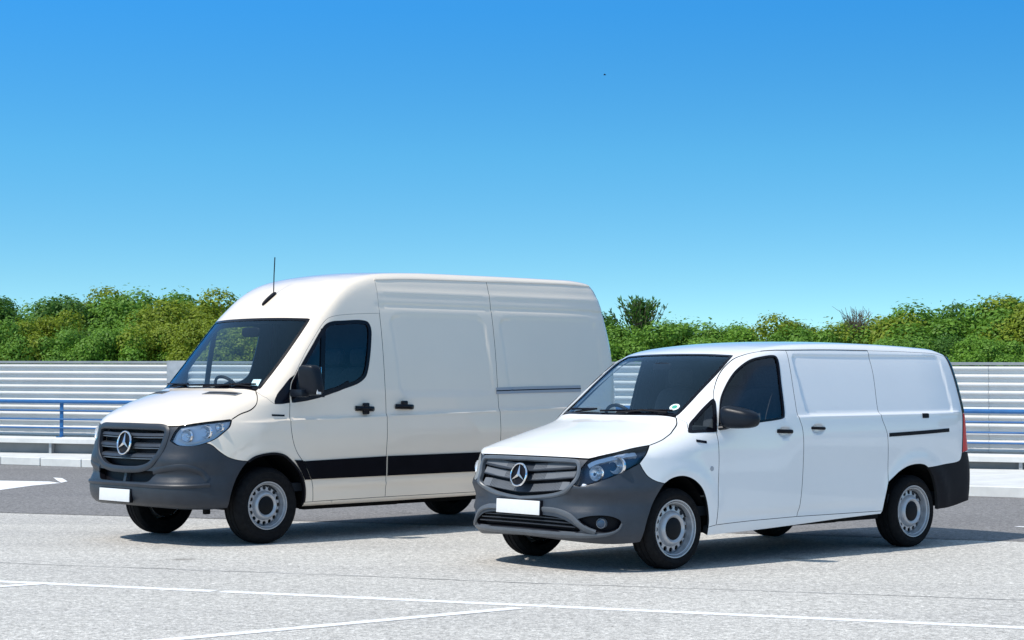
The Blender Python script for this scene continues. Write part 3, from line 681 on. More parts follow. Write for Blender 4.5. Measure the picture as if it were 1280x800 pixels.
    for zs, yy, hh in ((.862, .555, .030), (.785, .55, .030), (.692, .49, .034)):
        b = seg(AF, [(.80, -yy, zs+.012), (.85, -.25, zs-.012), (.88, 0, zs-.026), (.85, .25, zs-.012), (.80, yy, zs+.012)], d=.02)
        bar = sweep('grille_bar', S, b, [(-hh, -.012), (-hh-.006, -.024), (hh, -.060), (hh, -.048)], M['bumper'], gb)
        bm = bmesh.new()
        bb = resample(b, .017); nn = S.grad(bb); 
        for q, n in zip(bb, nn):
            if abs(q[1]) < .10: continue
            m_ = q-n*.0285
            bm_box(bm, Vector(m_), (.006, .0095, hh*2.2), 0, Matrix.Rotation(-.57, 3, 'Y'))
        tag(mkbm('grille_mesh', bm, M['mesh'], gb), kind='stuff')
    star_emblem(rt, .905, .772, .093, R(-12))
    number_plate(rt, .915, .51, .53, .115, R(-3))
    # --- headlamps
    lampo = loop(lamp_top, lamp_in, lamp_low, lamp_out)
    for s in (1, -1):
        fl = np.array([1, s, 1]); flip = Matrix.Scale(-1, 4, (0, 1, 0))
        hl = panel('headlight', AF, lampo, rt, M['lamp_house'], gap=.004, flange=0, offs=-.05, res=.03)
        ln = panel('headlight_lens', AF, lampo, hl, M['lens'], gap=.004, flange=.012, offs=-.001, res=.03, m2=M['black'])
        if s < 0: hl.data.transform(flip); ln.data.transform(flip)
        for (q, rr) in (((.735, .725, .805), .062), ((.60, .83, .865), .070)):
            c = AF.at(AF.to2(np.array([q])))[0]; n = S.grad(c[None])[0]*.45+np.array([.75, 0, 0]); n /= np.linalg.norm(n); c = (c-n*.036)*fl; n = n*fl
            rot = Vector(n).to_track_quat('Z', 'Y').to_matrix().to_4x4()
            lamp_bowl(hl, c, n, rr)
        dr = seg(AF, [(.755, .665, .86), (.73, .70, .885), (.65, .775, .915), (.52, .835, .945), (.40, .865, .965)])
        sweep('daytime_light', S, dr*fl, [(-.018, -.05), (.020, -.05), (.018, -.018), (-.014, -.022)], M['lamp_bright'], hl)
    # --- rear
    re = loop(rear_e, rear_e2); rt_top = roof_rear
    rbot = seg(AR, [(-4.135, .86, .86), (-4.2, .5, .86), (-4.22, 0, .86)])
    rbot = seg(AR, np.vstack([rear_e2[-1:], [(-4.19, .6, .865), (-4.21, .3, .868), (-4.215, 0, .868)]]))
    cl = np.array([(-4.0, 0, 1.775)])
    centre = AR.at(resample(np.array([(0, roof_rear[-1][2]), (0, rbot[-1][2])]), .03))
    tl_in = seg(AR, np.vstack([rear_e2[:1], [(-4.165, .80, 1.2), (-4.18, .79, 1.0), (-4.19, .80, .90)], rear_e2[-1:]]), False)
    panel('tail_light', AR, loop(rear_e2, tl_in[::-1]), rt, M['red_lens'], both=True, gap=.002, flange=.03, offs=.006, res=.03)
    rd = loop(rear_e, tl_in, rbot, centre[::-1], rt_top[::-1])
    panel('rear_door', AR, rd, rt, PT, both=True, flange=.02, inner=.03)
    rw = seg(AR, [(-4.02, .80, 1.72), (-4.09, .80, 1.30), (-4.12, .5, 1.27), (-4.13, .06, 1.27), (-4.04, .06, 1.73), (-4.0, .5, 1.735)], False)
    panel('rear_window', AR, rw, rt, M['dark_glass'], both=True, gap=0, flange=.006, offs=.006)
    q2 = AR.to2(rear_e); q2[:, 0] -= .085
    panel('rear_edge_trim', AR, loop(rear_e, AR.at(q2)[::-1]), rt, M['gloss_black'], both=True, gap=.002, flange=.012, offs=.007, res=.03, edge=.02)
    rb_bot = seg(AR, [(-3.525, .945, .335), (-3.8, .935, .355), (-4.05, .90, .39), (-4.17, .7, .40), (-4.22, .3, .40), (-4.225, 0, .40)])
    rbl = loop(rb_top[::-1], rbot)
    arb = loop(arch_rb)
    hb = loop(arch_rb[::-1], rb_top[::-1], rbot)
    panel('rear_bumper', AR, loop(hb, mir(hb), mir(rb_bot[::-1]), rb_bot[::-1]), rt, M['black'], gap=.003, flange=.03)
    # --- mirrors
    for s in (1,):                                                             # only the mirror on the near side shows
        F = Matrix.Identity(3) if s > 0 else Matrix.Rotation(R(-75), 3, 'Z'); c0 = Vector((-.60, s*1.095, 1.235)); c1 = Vector((-.82, s*1.04, 1.235))
        ax = (lambda v: Vector(v)) if s > 0 else (lambda v: c1+F @ (Vector(v)-c0))
        mr = blob('wing_mirror', tuple(ax((-.60, s*1.095, 1.235))), (.095, .15, .088), M['mirror_shell'], rt, .62, (lambda s: lambda q: np.array([q[0]*(1 if q[0] > 0 else .55)-.05*(s*q[1]/.14), q[1], q[2]*(1-.20*s*q[1]/.14)-.014*s*q[1]/.14]))(s), rz=0 if s > 0 else R(-75))
        box('mirror_glass', tuple(ax((-.660, s*1.09, 1.232))), (.006, .17, .105), M['mirror'], mr, .002, F @ Matrix.Rotation(s*.10, 3, 'Z'))
        sweep('mirror_arm', None, [(-.52, s*.925, 1.15), (-.55, s*.975, 1.158), (-.59, s*1.03, 1.18)] if s > 0 else [(-.56, -.92, 1.15), (-.64, -.97, 1.158), (-.74, -1.02, 1.18)], ell(.035, .022, 10), M['mirror_shell'], mr, up=(0, 0, 1))
    # --- wheels, underbody, cabin
    w = make_wheel(rt, 0, .81, .333, .222, .236); w.rotation_euler = (0, 0, 0)
    copy_wheel(w, -3.2, .81, .333, 0); copy_wheel(w, 0, -.81, .333, math.pi); copy_wheel(w, -3.2, -.81, .333, math.pi)
    arch_liner(rt, S, 0, .36, .425, .52, .86); arch_liner(rt, S, -3.2, .36, .425, .52, .93)
    bm = bmesh.new(); bm_box(bm, (-1.6, 0, .34), (2.3, 1.72, .12), .02); bm_box(bm, (-1.6, 0, .285), (1.9, 1.1, .09), .02); bm_box(bm, (-3.75, 0, .44), (.6, 1.5, .14), .02); bm_box(bm, (.25, 0, .38), (.8, .95, .16), .03)
    bm_box(bm, (-3.2, 0, .33), (.10, 1.4, .10), .02); bm_box(bm, (0, 0, .30), (.12, 1.4, .07), .02); bm_box(bm, (-2.95, .55, .30), (.35, .06, .05), .01); bm_box(bm, (-2.95, -.55, .30), (.35, .06, .05), .01)
    mkbm('underbody', bm, M['chassis'], rt, True, 40)
    bm = bmesh.new(); bm_box(bm, (-1.95, 0, .46), (4.0, 1.72, .08)); bm_box(bm, (-1.62, 0, .85), (.04, 1.68, .74)); bm_box(bm, (-1.62, 0, 1.46), (.04, 1.46, .52)); mkbm('bulkhead', bm, M['trim'], rt)
    dash = blob('dashboard', (-.52, 0, 1.04), (.25, .80, .13), M['trim'], rt, .4)
    blob('instrument_hood', (-.54, -.40, 1.18), (.12, .19, .045), M['trim'], dash, .6)
    steering_wheel(rt, -.70, -.40, 1.16, .19, R(28))
    make_seat(rt, -1.12, -.42, .72); make_seat(rt, -1.12, .22, .72); make_seat(rt, -1.12, .62, .72)
    blob('interior_mirror', (-.80, 0, 1.67), (.015, .11, .035), M['black'], rt, .5)
    # wipers and the round permit sticker on the screen
    wp = lambda y, z: AP.at(AP.to2(np.array([(-.15 if abs(y) < .3 else -.2, y, z)])))[0]+np.array([.012, 0, .012])
    wiper(rt, wp(.10, 1.262), wp(.42, 1.285), wp(-.12, 1.275)); wiper(rt, wp(.62, 1.268), wp(.30, 1.285), wp(.66, 1.285))
    wiper(rt, wp(-.45, 1.262), wp(-.20, 1.29), wp(-.62, 1.285))
    c = AP.at(AP.to2(np.array([(-.33, .60, 1.325)])))[0]; n = S.grad(c[None])[0]; rot = Vector(n).to_track_quat('Z', 'Y').to_matrix().to_4x4()
    bm = bmesh.new(); bmesh.ops.create_cone(bm, cap_ends=True, segments=24, radius1=.045, radius2=.045, depth=.002, matrix=Matrix.Translation(c-n*.002) @ rot); st = mkbm('permit_sticker', bm, M['sticker'], rt)
    bm = bmesh.new(); bmesh.ops.create_cone(bm, cap_ends=True, segments=20, radius1=.024, radius2=.024, depth=.002, matrix=Matrix.Translation(c) @ rot); mkbm('sticker_print', bm, M['sticker_green'], st)
    return rt
low_van = build_low_van()
# ---------------------------------------------------------------- the tall panel van
TALL_POSE = (-2.979567, 19.084098, 3.907908)
def build_tall_van():
    rt = empty('cargo_van', (TALL_POSE[0], TALL_POSE[1], 0), TALL_POSE[2])
    tag(rt, 'tall high-roof white panel van behind, black side moulding and an aerial on its roof', 'van')
    S = TALL; SD = Side(S); TP = Top(S, .7); AF = Around(S, -.3, 1, .95); AP = Around(S, -1.8, 1, 1.6); AR = Around(S, -3.9, -1, 1.0)
    PT = M['white_warm']; BU = M['dark_bumper']
    XB, XC = -1.435, -2.985                                                    # rear edge of the cab door, of the sliding door
    hood_side = seg(SD, [(.02, 1.445), (.08, 1.385), (.135, 1.31), (.20, 1.265), (.31, 1.228), (.41, 1.178)])
    lamp_top = seg(AF, [(.41, .95, 1.178), (.55, .90, 1.165), (.70, .82, 1.147), (.82, .69, 1.12)])
    hood_front = seg(AF, [(.82, .69, 1.12), (.875, .52, 1.112), (.905, .25, 1.115), (.91, 0, 1.118)])
    hood_rear = seg(TP, np.vstack([hood_side[0][:2], [(.06, .65), (.128, .35), (.165, 0)]]))
    lamp_in = seg(AF, [(.82, .69, 1.12), (.85, .655, 1.06), (.88, .63, .985)])
    lamp_low = seg(AF, [(.88, .63, .985), (.845, .70, .948), (.77, .82, .94), (.66, .89, .968), (.57, .93, 1.01), (.49, .95, 1.07)])
    lamp_out = seg(AF, [(.49, .95, 1.07), (.44, .96, 1.115), (.41, .95, 1.178)])
    fb = seg(AF, [(.66, .89, .968), (.61, .92, .955)], False)
    kl = np.argmin(np.linalg.norm(lamp_low-np.array([.66, .89, .968]), axis=1)); lamp_low1, lamp_low2 = lamp_low[:kl+1], lamp_low[kl:]
    bump_side = seg(SD, np.vstack([lamp_low1[-1][[0, 2]], [(.61, .945), (.55, .89), (.47, .835), (.38, .805), (.27, .79)]]))
    arch_f = seg(SD, [(.27, .79), (.20, .83), (.10, .852), (-.04, .86), (-.15, .835), (-.24, .775), (-.32, .70), (-.375, .62), (-.41, .52), (-.42, .44), (-.42, .375)])
    arch_b = seg(SD, [(.27, .79), (.34, .71), (.40, .60), (.44, .48), (.46, .36)])
    door_f = seg(SD, [(-.515, .378), (-.50, .50), (-.47, .62), (-.38, .76), (-.30, .86), (-.25, .97), (-.225, 1.12), (-.24, 1.335)])
    door_f2 = seg(SD, [(-.24, 1.335), (-.25, 1.45), (-.27, 1.53), (-.315, 1.60)])
    frame = seg(SD, [(-.315, 1.60), (-.46, 1.81), (-.60, 1.985), (-.70, 2.10), (-.77, 2.155), (-.86, 2.182), (-1.08, 2.205), (XB, 2.222)])
    bs1 = seg(SD, [(XB, 2.222), (XB, 1.8), (XB, 1.3), (XB+.01, 1.1), (XB+.01, .6), (XB, .385)]); bs0 = seg(SD, [(XB, 2.565), (XB, 2.222)])
    edge1 = seg(SD, [(-.64, 2.155), (-.80, 2.275), (-.97, 2.39), (-1.2, 2.505), (XB, 2.565)])
    lip1 = seg(SD, [(XB, 2.565), (-1.8, 2.585), (-2.4, 2.595), (XC, 2.60)]); lip2 = seg(SD, [(XC, 2.60), (-3.6, 2.607), (-4.2, 2.61), (-4.60, 2.60)])
    cseam = seg(SD, [(XC, 2.60), (XC, 1.9), (XC, 1.3), (XC, .8), (XC, .385)])
    sill = seg(SD, [(-.42, .375), (-.515, .378), (-1, .382), (XB, .385), (-2.2, .385), (XC, .385), (-3.42, .385)], False)
    sill_bot = seg(SD, [(-.42, .335), (-1.4, .338), (-2.4, .345), (-3.42, .35)])
    arch_r = seg(SD, [(-3.42, .385), (-3.44, .55), (-3.52, .70), (-3.68, .82), (-3.924, .865), (-4.16, .82), (-4.32, .70), (-4.40, .55), (-4.42, .42)])
    rear_e = seg(SD, [(-4.60, 2.60), (-4.70, 2.45), (-4.77, 2.2), (-4.83, 1.9), (-4.87, 1.5), (-4.885, 1.1), (-4.89, .72)])
    rb_top = seg(SD, [(-4.89, .72), (-4.6, .70), (-4.32, .70)])
    ws_side = seg(AP, [(-.02, .79, 1.472), (-.24, .795, 1.70), (-.43, .79, 1.91), (-.63, .775, 2.142)])
    ws_bot = seg(AP, [(-.02, .79, 1.472), (.06, .5, 1.474), (.12, .25, 1.474), (.14, 0, 1.474)])
    ws_top = seg(AP, [(-.63, .775, 2.142), (-.56, .5, 2.152), (-.52, .25, 2.156), (-.51, 0, 2.157)])
    w_low = seg(SD, [(-.24, 1.335), (-.15, 1.325), (-.065, 1.325)]); w_front = seg(SD, [(-.065, 1.325), (-.08, 1.365), (-.19, 1.50), (-.25, 1.565), (-.315, 1.60)][:3]+[(-.262, 1.585)])
    w_front = seg(SD, [(-.065, 1.325), (-.075, 1.36), (-.18, 1.475), (-.262, 1.565), (-.315, 1.60)], True)
    fend_top = seg(AP, np.vstack([w_low[-1:], [(-.02, .93, 1.38)], hood_side[:1]]), False)
    # --- body panels
    panel('hood', TP, loop(hood_rear[::-1], hood_side, lamp_top, hood_front, mir(hood_front), mir(lamp_top), mir(hood_side), mir(hood_rear[::-1])), rt, PT, gap=.004, flange=.03)
    s0 = np.argmin(abs(sill[:, 0]+.515)); s1 = np.argmin(abs(sill[:, 0]-XB)); s2 = np.argmin(abs(sill[:, 0]-XC))
    panel('front_fender', SD, loop(hood_side, lamp_out[::-1], lamp_low2[::-1], bump_side, arch_f, sill[:s0+1], door_f, w_low, fend_top), rt, PT, both=True, refine=[(.08, 1.165, .36, .05, .015)])
    win = loop(seg(SD, [(-.275, 1.345), (-.285, 1.50), (-.335, 1.585), (-.42, 1.70), (-.55, 1.865), (-.68, 2.025), (-.745, 2.085), (-.82, 2.112), (-.95, 2.122), (-1.19, 2.132), (-1.265, 2.115), (-1.29, 2.06), (-1.28, 1.95), (-1.215, 1.66), (-1.18, 1.59), (-1.10, 1.535), (-.90, 1.475), (-.62, 1.398), (-.45, 1.365)]), seg(SD, [(-.45, 1.365), (-.275, 1.345)]))
    doors = panel('front_door', SD, loop(door_f, door_f2, frame, bs1, sill[s0:s1+1][::-1]), rt, PT, holes=[win], hflange=.02, both=True, inner=.03, m2=M['trim'], refine=[(-.85, 1.185, .58, .045, .012)])
    slides = panel('sliding_door', SD, loop(bs1[::-1], bs0[::-1], lip1, cseam, sill[s1:s2+1][::-1]), rt, PT, both=True, refine=[(-2.2, 2.37, .68, .11, .02), (-2.2, 1.205, .72, .05, .012), (-1.61, 1.8, .08, .42, .022), (-2.885, 1.8, .08, .42, .022)], inner=.03, m2=M['trim'])
    panel('rear_quarter', SD, loop(cseam[::-1], lip2, rear_e, rb_top, arch_r[:np.argmin(np.linalg.norm(arch_r-rb_top[-1], axis=1))+1][::-1], sill[s2:][::-1]), rt, PT, both=True, inner=.03, m2=M['trim'], refine=[(-3.8, 2.37, .75, .11, .02), (-3.8, 1.24, .75, .05, .015), (-3.135, 1.8, .08, .42, .022)])
    panel('sill', SD, loop(sill, seg(SD, [(-3.42, .385), (-3.42, .35)]), sill_bot[::-1], seg(SD, [(-.42, .335), (-.42, .375)])), rt, PT, both=True, gap=.002, flange=.06)
    panel('windscreen_pillar', AP, loop(ws_side, seg(AP, [ws_side[-1], edge1[0]], False), seg(AP, [edge1[0], frame[np.argmin(abs(frame[:, 2]-2.10))]], False), frame[:np.argmin(abs(frame[:, 2]-2.10))+1][::-1], w_front[::-1], fend_top, seg(AP, [hood_side[0], ws_side[0]], False)), rt, PT, both=True, gap=0, flange=.025, inner=.05, m2=M['trim'], res=.04)
    kf = np.argmin(abs(frame[:, 2]-2.10))
    panel('roof_side', SD, loop(seg(AP, [frame[kf], edge1[0]], False), edge1, bs0, frame[kf:][::-1]), rt, PT, both=True, gap=0, flange=.02, inner=.05, m2=M['trim'], res=.04)
    roof_rear = seg(TP, np.vstack([lip2[-1][:2], [(-4.66, .5), (-4.70, .25), (-4.71, 0)]]))
    rl = loop(ws_top[::-1], seg(AP, [ws_side[-1], edge1[0]], False), edge1, lip1, lip2, roof_rear)
    panel('roof', TP, loop(rl, mir(rl)), rt, PT, gap=0, flange=.02, inner=.05, m2=M['trim'], res=.06)
    for s in (1, -1): sweep('roof_gutter', S, loop(lip1, lip2)*np.array([1, s, 1]), [(-.010, -.004), (.008, -.004), (.006, .008), (-.008, .008)], PT, rt)
    # --- glass
    wsl = loop(ws_bot[::-1], ws_side, ws_top)
    ws = panel('windscreen', AP, loop(wsl, mir(wsl)), rt, M['windscreen'], gap=.006, flange=0, offs=-.004, res=.06)
    sweep('windscreen_seal', S, loop(wsl, mir(wsl)), [(-.016, -.006), (.016, -.006), (.016, .001), (-.016, .001)], M['gloss_black'], ws, closed=True)
    cowl = loop(hood_rear[::-1], seg(AP, [hood_side[0], ws_side[0]], False), ws_bot)
    panel('cowl', TP, loop(cowl, mir(cowl)), rt, M['black'], gap=.002, flange=.02, offs=-.006)
    dv = seg(SD, [(-.635, 1.385), (-.66, 1.7), (-.70, 2.05)])
    for s, d in zip((1, -1), doors):
        fl = np.array([1, s, 1]); flip = Matrix.Scale(-1, 4, (0, 1, 0))
        g = panel('door_window', SD, win, d, M['side_glass'], gap=0, flange=0, offs=-.010, res=.08)
        if s < 0: g.data.transform(flip)
        sweep('window_seal', S, win*fl, [(-.026, -.014), (.018, -.014), (.014, .003), (-.024, .003)], M['gloss_black'], d, closed=True)
        sweep('window_divider', S, dv*fl, [(-.030, -.014), (.030, -.014), (.026, .002), (-.026, .002)], M['gloss_black'], d)
        lowb = seg(SD, [(-.66, 1.43), (-.85, 1.475), (-.98, 1.53)])
        sweep('window_sill_trim', S, lowb*fl, [(-.03, -.012), (.02, -.012), (.016, .001), (-.03, .001)], M['gloss_black'], d)
        sail = loop(w_low, w_front, door_f2[::-1])
        g = panel('mirror_sail', SD, sail, rt, M['gloss_black'], gap=.002, flange=.02, offs=.002, res=.05)
        if s < 0: g.data.transform(flip)
        sl2 = loop(seg(SD, [(-.275, 1.345), (-.285, 1.50), (-.335, 1.585), (-.40, 1.67), (-.40, 1.36)], False))
        g = panel('mirror_sail', SD, sl2, d, M['gloss_black'], gap=.002, flange=.012, offs=-.002, res=.05)
        if s < 0: g.data.transform(flip)
        hb = handle_bar('door_handle', d, -1.155, .995, 1.268, .235, M['gloss_black'], s, .05, .03)
        box('lock_cover', (-1.155, s*1.018, 1.268), (.075, .03, .115), M['gloss_black'], d, .012)
    for s, d in zip((1, -1), slides):
        hb = handle_bar('door_handle', d, -1.67, .997, 1.282, .235, M['gloss_black'], s, .05, .03)
        box('lock_cover', (-1.655, s*1.018, 1.305), (.075, .03, .075), M['gloss_black'], d, .012)
    for s in (1, -1):
        fl = np.array([1, s, 1])
        rail = seg(SD, [(-2.96, 1.435), (-3.6, 1.447), (-4.25, 1.455)])
        ra = sweep('slider_rail', S, rail*fl, [(-.034, -.004), (.034, -.004), (.034, .010), (-.034, .010)], M['grey_metal'], rt)
        sweep('rail_groove', S, rail*fl, [(-.005, .006), (.005, .006), (.005, .0118), (-.005, .0118)], M['chassis'], ra)
        bd = seg(SD, [(-.02, 1.218), (-.165, 1.212)])
        sweep('fender_badge', S, bd*fl, [(-.010, -.002), (.010, -.002), (.008, .005), (-.008, .005)], M['gloss_black'], rt)
        # moulding: a piece on the fender, one on each door and one on the quarter
    def mould(poly, pa): return panel('side_moulding', SD, poly, pa, M['stripe'], gap=.003, flange=.016, offs=.012, both=False, res=.06)
    zt = lambda x: .79+.004*(-x); zb = lambda x: .592+.002*(-x)
    def mbox(x0, x1, e0=None, e1=None):
        top = seg(SD, [(x0, zt(x0)), (x1, zt(x1))], False); bot = seg(SD, [(x1, zb(x1)), (x0, zb(x0))], False)
        return loop(top, bot)
    for d, (x0, x1) in ((0, (-.52, XB+.012)), (1, (XB-.006, XC+.004))):
        for s, pa in zip((1, -1), (doors, slides)[d]):
            if d == 0: poly = loop(seg(SD, [(-.375, .775), (XB+.012, zt(XB))], False), seg(SD, [(XB+.012, zb(XB)), (-.475, zb(-.5)), (-.375, .775)], False))
            else: poly = mbox(x0, x1)
            o = mould(poly, pa)
            if s < 0: o.data.transform(Matrix.Scale(-1, 4, (0, 1, 0)))
    for s in (1, -1):
        o = mould(loop(seg(SD, [(-.265, .79), (-.365, .785)], False), seg(SD, [(-.365, .785), (-.47, .592), (-.40, .592), (-.355, .67), (-.265, .79)], False)), rt)
        o2 = mould(mbox(XC-.006, -3.42), rt)
        if s < 0:
            for q in (o, o2): q.data.transform(Matrix.Scale(-1, 4, (0, 1, 0)))
        lip = loop(bump_side[-1:], arch_f)
        sweep('arch_trim', S, lip*fl if False else lip*np.array([1, s, 1]), [(-.014, -.03), (.006, -.03), (.006, .008), (-.014, .010)], M['black'], rt)
    # --- front bumper
    bot_f = seg(AF, [(.46, .96, .36), (.60, .92, .348), (.76, .80, .345), (.88, .55, .355), (.93, .25, .362), (.94, 0, .364)])
    grille = seg(AF, [(.91, 0, 1.096), (.905, .3, 1.094), (.875, .50, 1.09), (.865, .545, 1.075), (.88, .545, 1.0), (.905, .515, .90), (.93, .455, .82), (.95, .375, .765), (.965, .25, .735), (.98, 0, .725)])
    grille = loop(grille, mir(grille))
    intake = seg(AF, [(.985, 0, .698), (.97, .30, .697), (.94, .50, .692), (.95, .455, .65), (.965, .40, .605), (.985, .25, .598), (1.0, 0, .596)])
    intake = loop(intake, mir(intake))
    bl = loop(hood_front[::-1], lamp_in, lamp_low1, bump_side, arch_b, bot_f)
    bumper = panel('front_bumper', AF, loop(bl, mir(bl)), rt, BU, holes=[grille, intake], gap=.003, flange=.03, hflange=.06, res=.035, m2=M['black'])
    ib = panel('bumper_intake', AF, intake, rt, M['black'], gap=-.01, flange=0, offs=-.07)
    for yy in (.0,):
        b = seg(AF, [(.99, yy, .70), (1.0, yy, .595)], False)
        sweep('intake_bar', S, b, [(-.03, -.07), (.03, -.07), (.02, -.03), (-.02, -.03)], BU, ib)
    lipc = seg(AF, [(1.0, 0, .578), (.985, .35, .575), (.93, .66, .572), (.80, .83, .575), (.64, .925, .585)])
    sweep('bumper_lip', S, loop(mir(lipc)[:-1], lipc), [(-.028, -.012), (.012, -.012), (.010, .010), (-.004, .016), (-.026, .006)], BU, bumper)
    for s in (1, -1):                                                          # upper edge of the corner scoop
        cs = seg(AF, [(.955, .46, .70), (.92, .60, .722), (.83, .79, .742), (.72, .88, .70), (.655, .918, .63)])
        sweep('corner_crease', S, cs*np.array([1, s, 1]), ell(.032, .008, 8), BU, bumper)
    sweep('grille_frame', S, grille, [(-.012, -.03), (.046, -.03), (.050, .004), (.030, .014), (.0, .014), (-.012, .006)], M['dark_bumper'], rt, closed=True)
    gb = panel('grille', AF, grille, rt, M['black'], gap=-.012, flange=0, offs=-.08)
    for zs, yy, hh in ((1.048, .53, .022), (.948, .52, .022), (.848, .475, .022)):
        b = seg(AF, [(.88, -yy, zs+.004), (.91, -.25, zs), (.92, 0, zs), (.91, .25, zs), (.88, yy, zs+.004)], d=.03)
        sweep('grille_bar', S, b, [(-hh, -.012), (-hh-.004, -.022), (hh, -.060), (hh, -.050), (hh*.2, -.020)], M['bumper'], gb)
        b2 = b-np.array([0, 0, hh+.013]); sweep('grille_bar', S, b2, [(-.005, -.05), (.005, -.05), (.005, -.016), (-.005, -.016)], M['bumper_trim'], gb)
    star_emblem(rt, .972, .955, .108, R(-9))
    number_plate(rt, 1.02, .462, .52, .118, R(-2), -.09)
    # --- headlamps
    lampo = loop(lamp_top, lamp_in, lamp_low, lamp_out)
    for s in (1, -1):
        fl = np.array([1, s, 1]); flip = Matrix.Scale(-1, 4, (0, 1, 0))
        hl = panel('headlight', AF, lampo, rt, M['lamp_bright'], gap=.004, flange=0, offs=-.032, res=.03)
        ln = panel('headlight_lens', AF, lampo, hl, M['lens'], gap=.004, flange=.012, offs=-.001, res=.03, m2=M['black'])
        if s < 0: hl.data.transform(flip); ln.data.transform(flip)
        for (q, rr) in (((.80, .77, 1.03), .062), ((.66, .88, 1.07), .060), ((.54, .93, 1.11), .04)):
            c = AF.at(AF.to2(np.array([q])))[0]; n = S.grad(c[None])[0]*.45+np.array([.75, 0, 0]); n /= np.linalg.norm(n); c = (c-n*.024)*fl; n = n*fl
            lamp_bowl(hl, c, n, rr)
        dr = seg(AF, [(.84, .70, 1.0), (.79, .775, .965), (.70, .85, .98), (.60, .915, 1.03), (.50, .955, 1.10)])
        sweep('daytime_light', S, dr*fl, [(-.008, -.03), (.010, -.03), (.010, -.014), (-.008, -.014)], M['plate'], hl)
        # air outlet at the rear corner of the hood
        vt = loop(seg(TP, [(.235, .34), (.325, .34)], False), seg(TP, [(.325, .34), (.215, .73)], False), seg(TP, [(.215, .73), (.135, .73), (.235, .34)], False))
        v = panel('hood_vent', TP, vt, rt, M['grey_vent'], gap=0, flange=.01, offs=.004, res=.05)
        if s < 0: v.data.transform(flip)
        for k in range(3):
            t = .25+.25*k; a = np.array([.235+(.09)*t, .36]); b = np.array([.135+.08*t, .71])
            sweep('vent_slot', S, seg(TP, [a, b], False)*fl, [(-.006, .002), (.006, .002), (.006, .0055), (-.006, .0055)], M['black'], v)
    # --- rear
    rr_bot = seg(AR, np.vstack([rear_e[-1:], [(-4.93, .6, .72), (-4.95, .3, .72), (-4.96, 0, .72)]]))
    centre = AR.at(resample(np.array([(0, roof_rear[-1][2]), (0, rr_bot[-1][2])]), .04))
    panel('rear_door', AR, loop(rear_e, rr_bot, centre[::-1], roof_rear[::-1]), rt, PT, both=True, inner=.03, m2=M['trim'])
    tl = seg(AR, [(-4.885, .90, 1.25), (-4.92, .80, 1.25), (-4.94, .80, .80), (-4.90, .92, .80)], False)
    panel('tail_light', AR, tl, rt, M['red_lens'], both=True, gap=0, flange=.012, offs=.008)
    rb_bot = seg(AR, [(-4.42, .96, .42), (-4.7, .93, .42), (-4.9, .7, .43), (-4.95, 0, .43)])
    ra = arch_r[np.argmin(np.linalg.norm(arch_r-rb_top[-1], axis=1)):]
    h_ = loop(ra[::-1], rb_top[::-1], rr_bot)
    panel('rear_bumper', AR, loop(h_, mir(h_), mir(rb_bot[::-1]), rb_bot[::-1]), rt, M['black'], gap=.003, flange=.03)
    # --- mirrors: tall housing on a low arm
    for s in (1,):                                                             # only the mirror on the near side shows
        F = Matrix.Identity(3) if s > 0 else Matrix.Rotation(R(-78), 3, 'Z'); c0 = Vector((-.36, s*1.16, 1.55)); c1 = Vector((-.66, s*1.09, 1.55))
        ax = (lambda v: Vector(v)) if s > 0 else (lambda v: c1+F @ (Vector(v)-c0))
        mr = blob('wing_mirror', tuple(ax((-.36, s*1.16, 1.55))), (.07, .105, .145), M['mirror_shell'], rt, .42, (lambda s: lambda q: np.array([q[0]*(1 if q[0] > 0 else .6)-.03*(s*q[1]/.11)+.02*q[2]/.14, q[1]*(1-.10*q[2]/.14), q[2]]))(s), rz=0 if s > 0 else R(-78))
        box('mirror_glass', tuple(ax((-.410, s*1.16, 1.565))), (.006, .16, .22), M['mirror'], mr, .002, F @ Matrix.Rotation(s*.12, 3, 'Z'))
        bm = bmesh.new(); bm_box(bm, tuple(ax((-.30, s*1.05, 1.425))), (.10, .20, .075), .02, F); mkbm('mirror_arm', bm, M['mirror_shell'], mr, True, 40)
        box('indicator', tuple(ax((-.375, s*1.258, 1.47))), (.05, .012, .11), M['plate'], mr, .004, F)
    # --- roof aerial
    c = TP.at(np.array([(-.72, .0)]))[0]; n = S.grad(c[None])[0]
    ae = blob('aerial_base', tuple(c+np.array([.0, 0, .012])), (.085, .028, .022), M['black'], rt, .7, lambda q: np.array([q[0], q[1]*(1-.4*q[0]/.085), q[2]-q[0]*.9*0+(-q[0]*.75)]))
    tube('aerial_rod', [tuple(c+np.array([-.06, 0, .05])), tuple(c+np.array([-.065, 0, .25])), tuple(c+np.array([-.075, 0, .435]))], .0055, M['black'], ae, 6)
    # --- wheels, underbody, cabin
    w = make_wheel(rt, 0, .845, .362, .235, .225)
    copy_wheel(w, -3.924, .845, .362, 0); copy_wheel(w, 0, -.845, .362, math.pi); copy_wheel(w, -3.924, -.845, .362, math.pi)
    arch_liner(rt, S, 0, .40, .47, .55, .92); arch_liner(rt, S, -3.924, .40, .47, .55, .97)
    bm = bmesh.new(); bm_box(bm, (-1.95, 0, .42), (2.9, 1.80, .14), .02); bm_box(bm, (-1.9, 0, .335), (2.3, 1.2, .12), .02); bm_box(bm, (-4.5, 0, .50), (.7, 1.6, .14), .02); bm_box(bm, (.35, 0, .49), (.9, 1.0, .16), .03)
    bm_box(bm, (-3.924, 0, .36), (.11, 1.5, .11), .02); bm_box(bm, (0, 0, .33), (.12, 1.5, .08), .02); bm_box(bm, (.46, .62, .335), (.06, .05, .10), .01); bm_box(bm, (-1.2, .70, .315), (1.2, .10, .06), .01)
    mkbm('underbody', bm, M['chassis'], rt, True, 40)
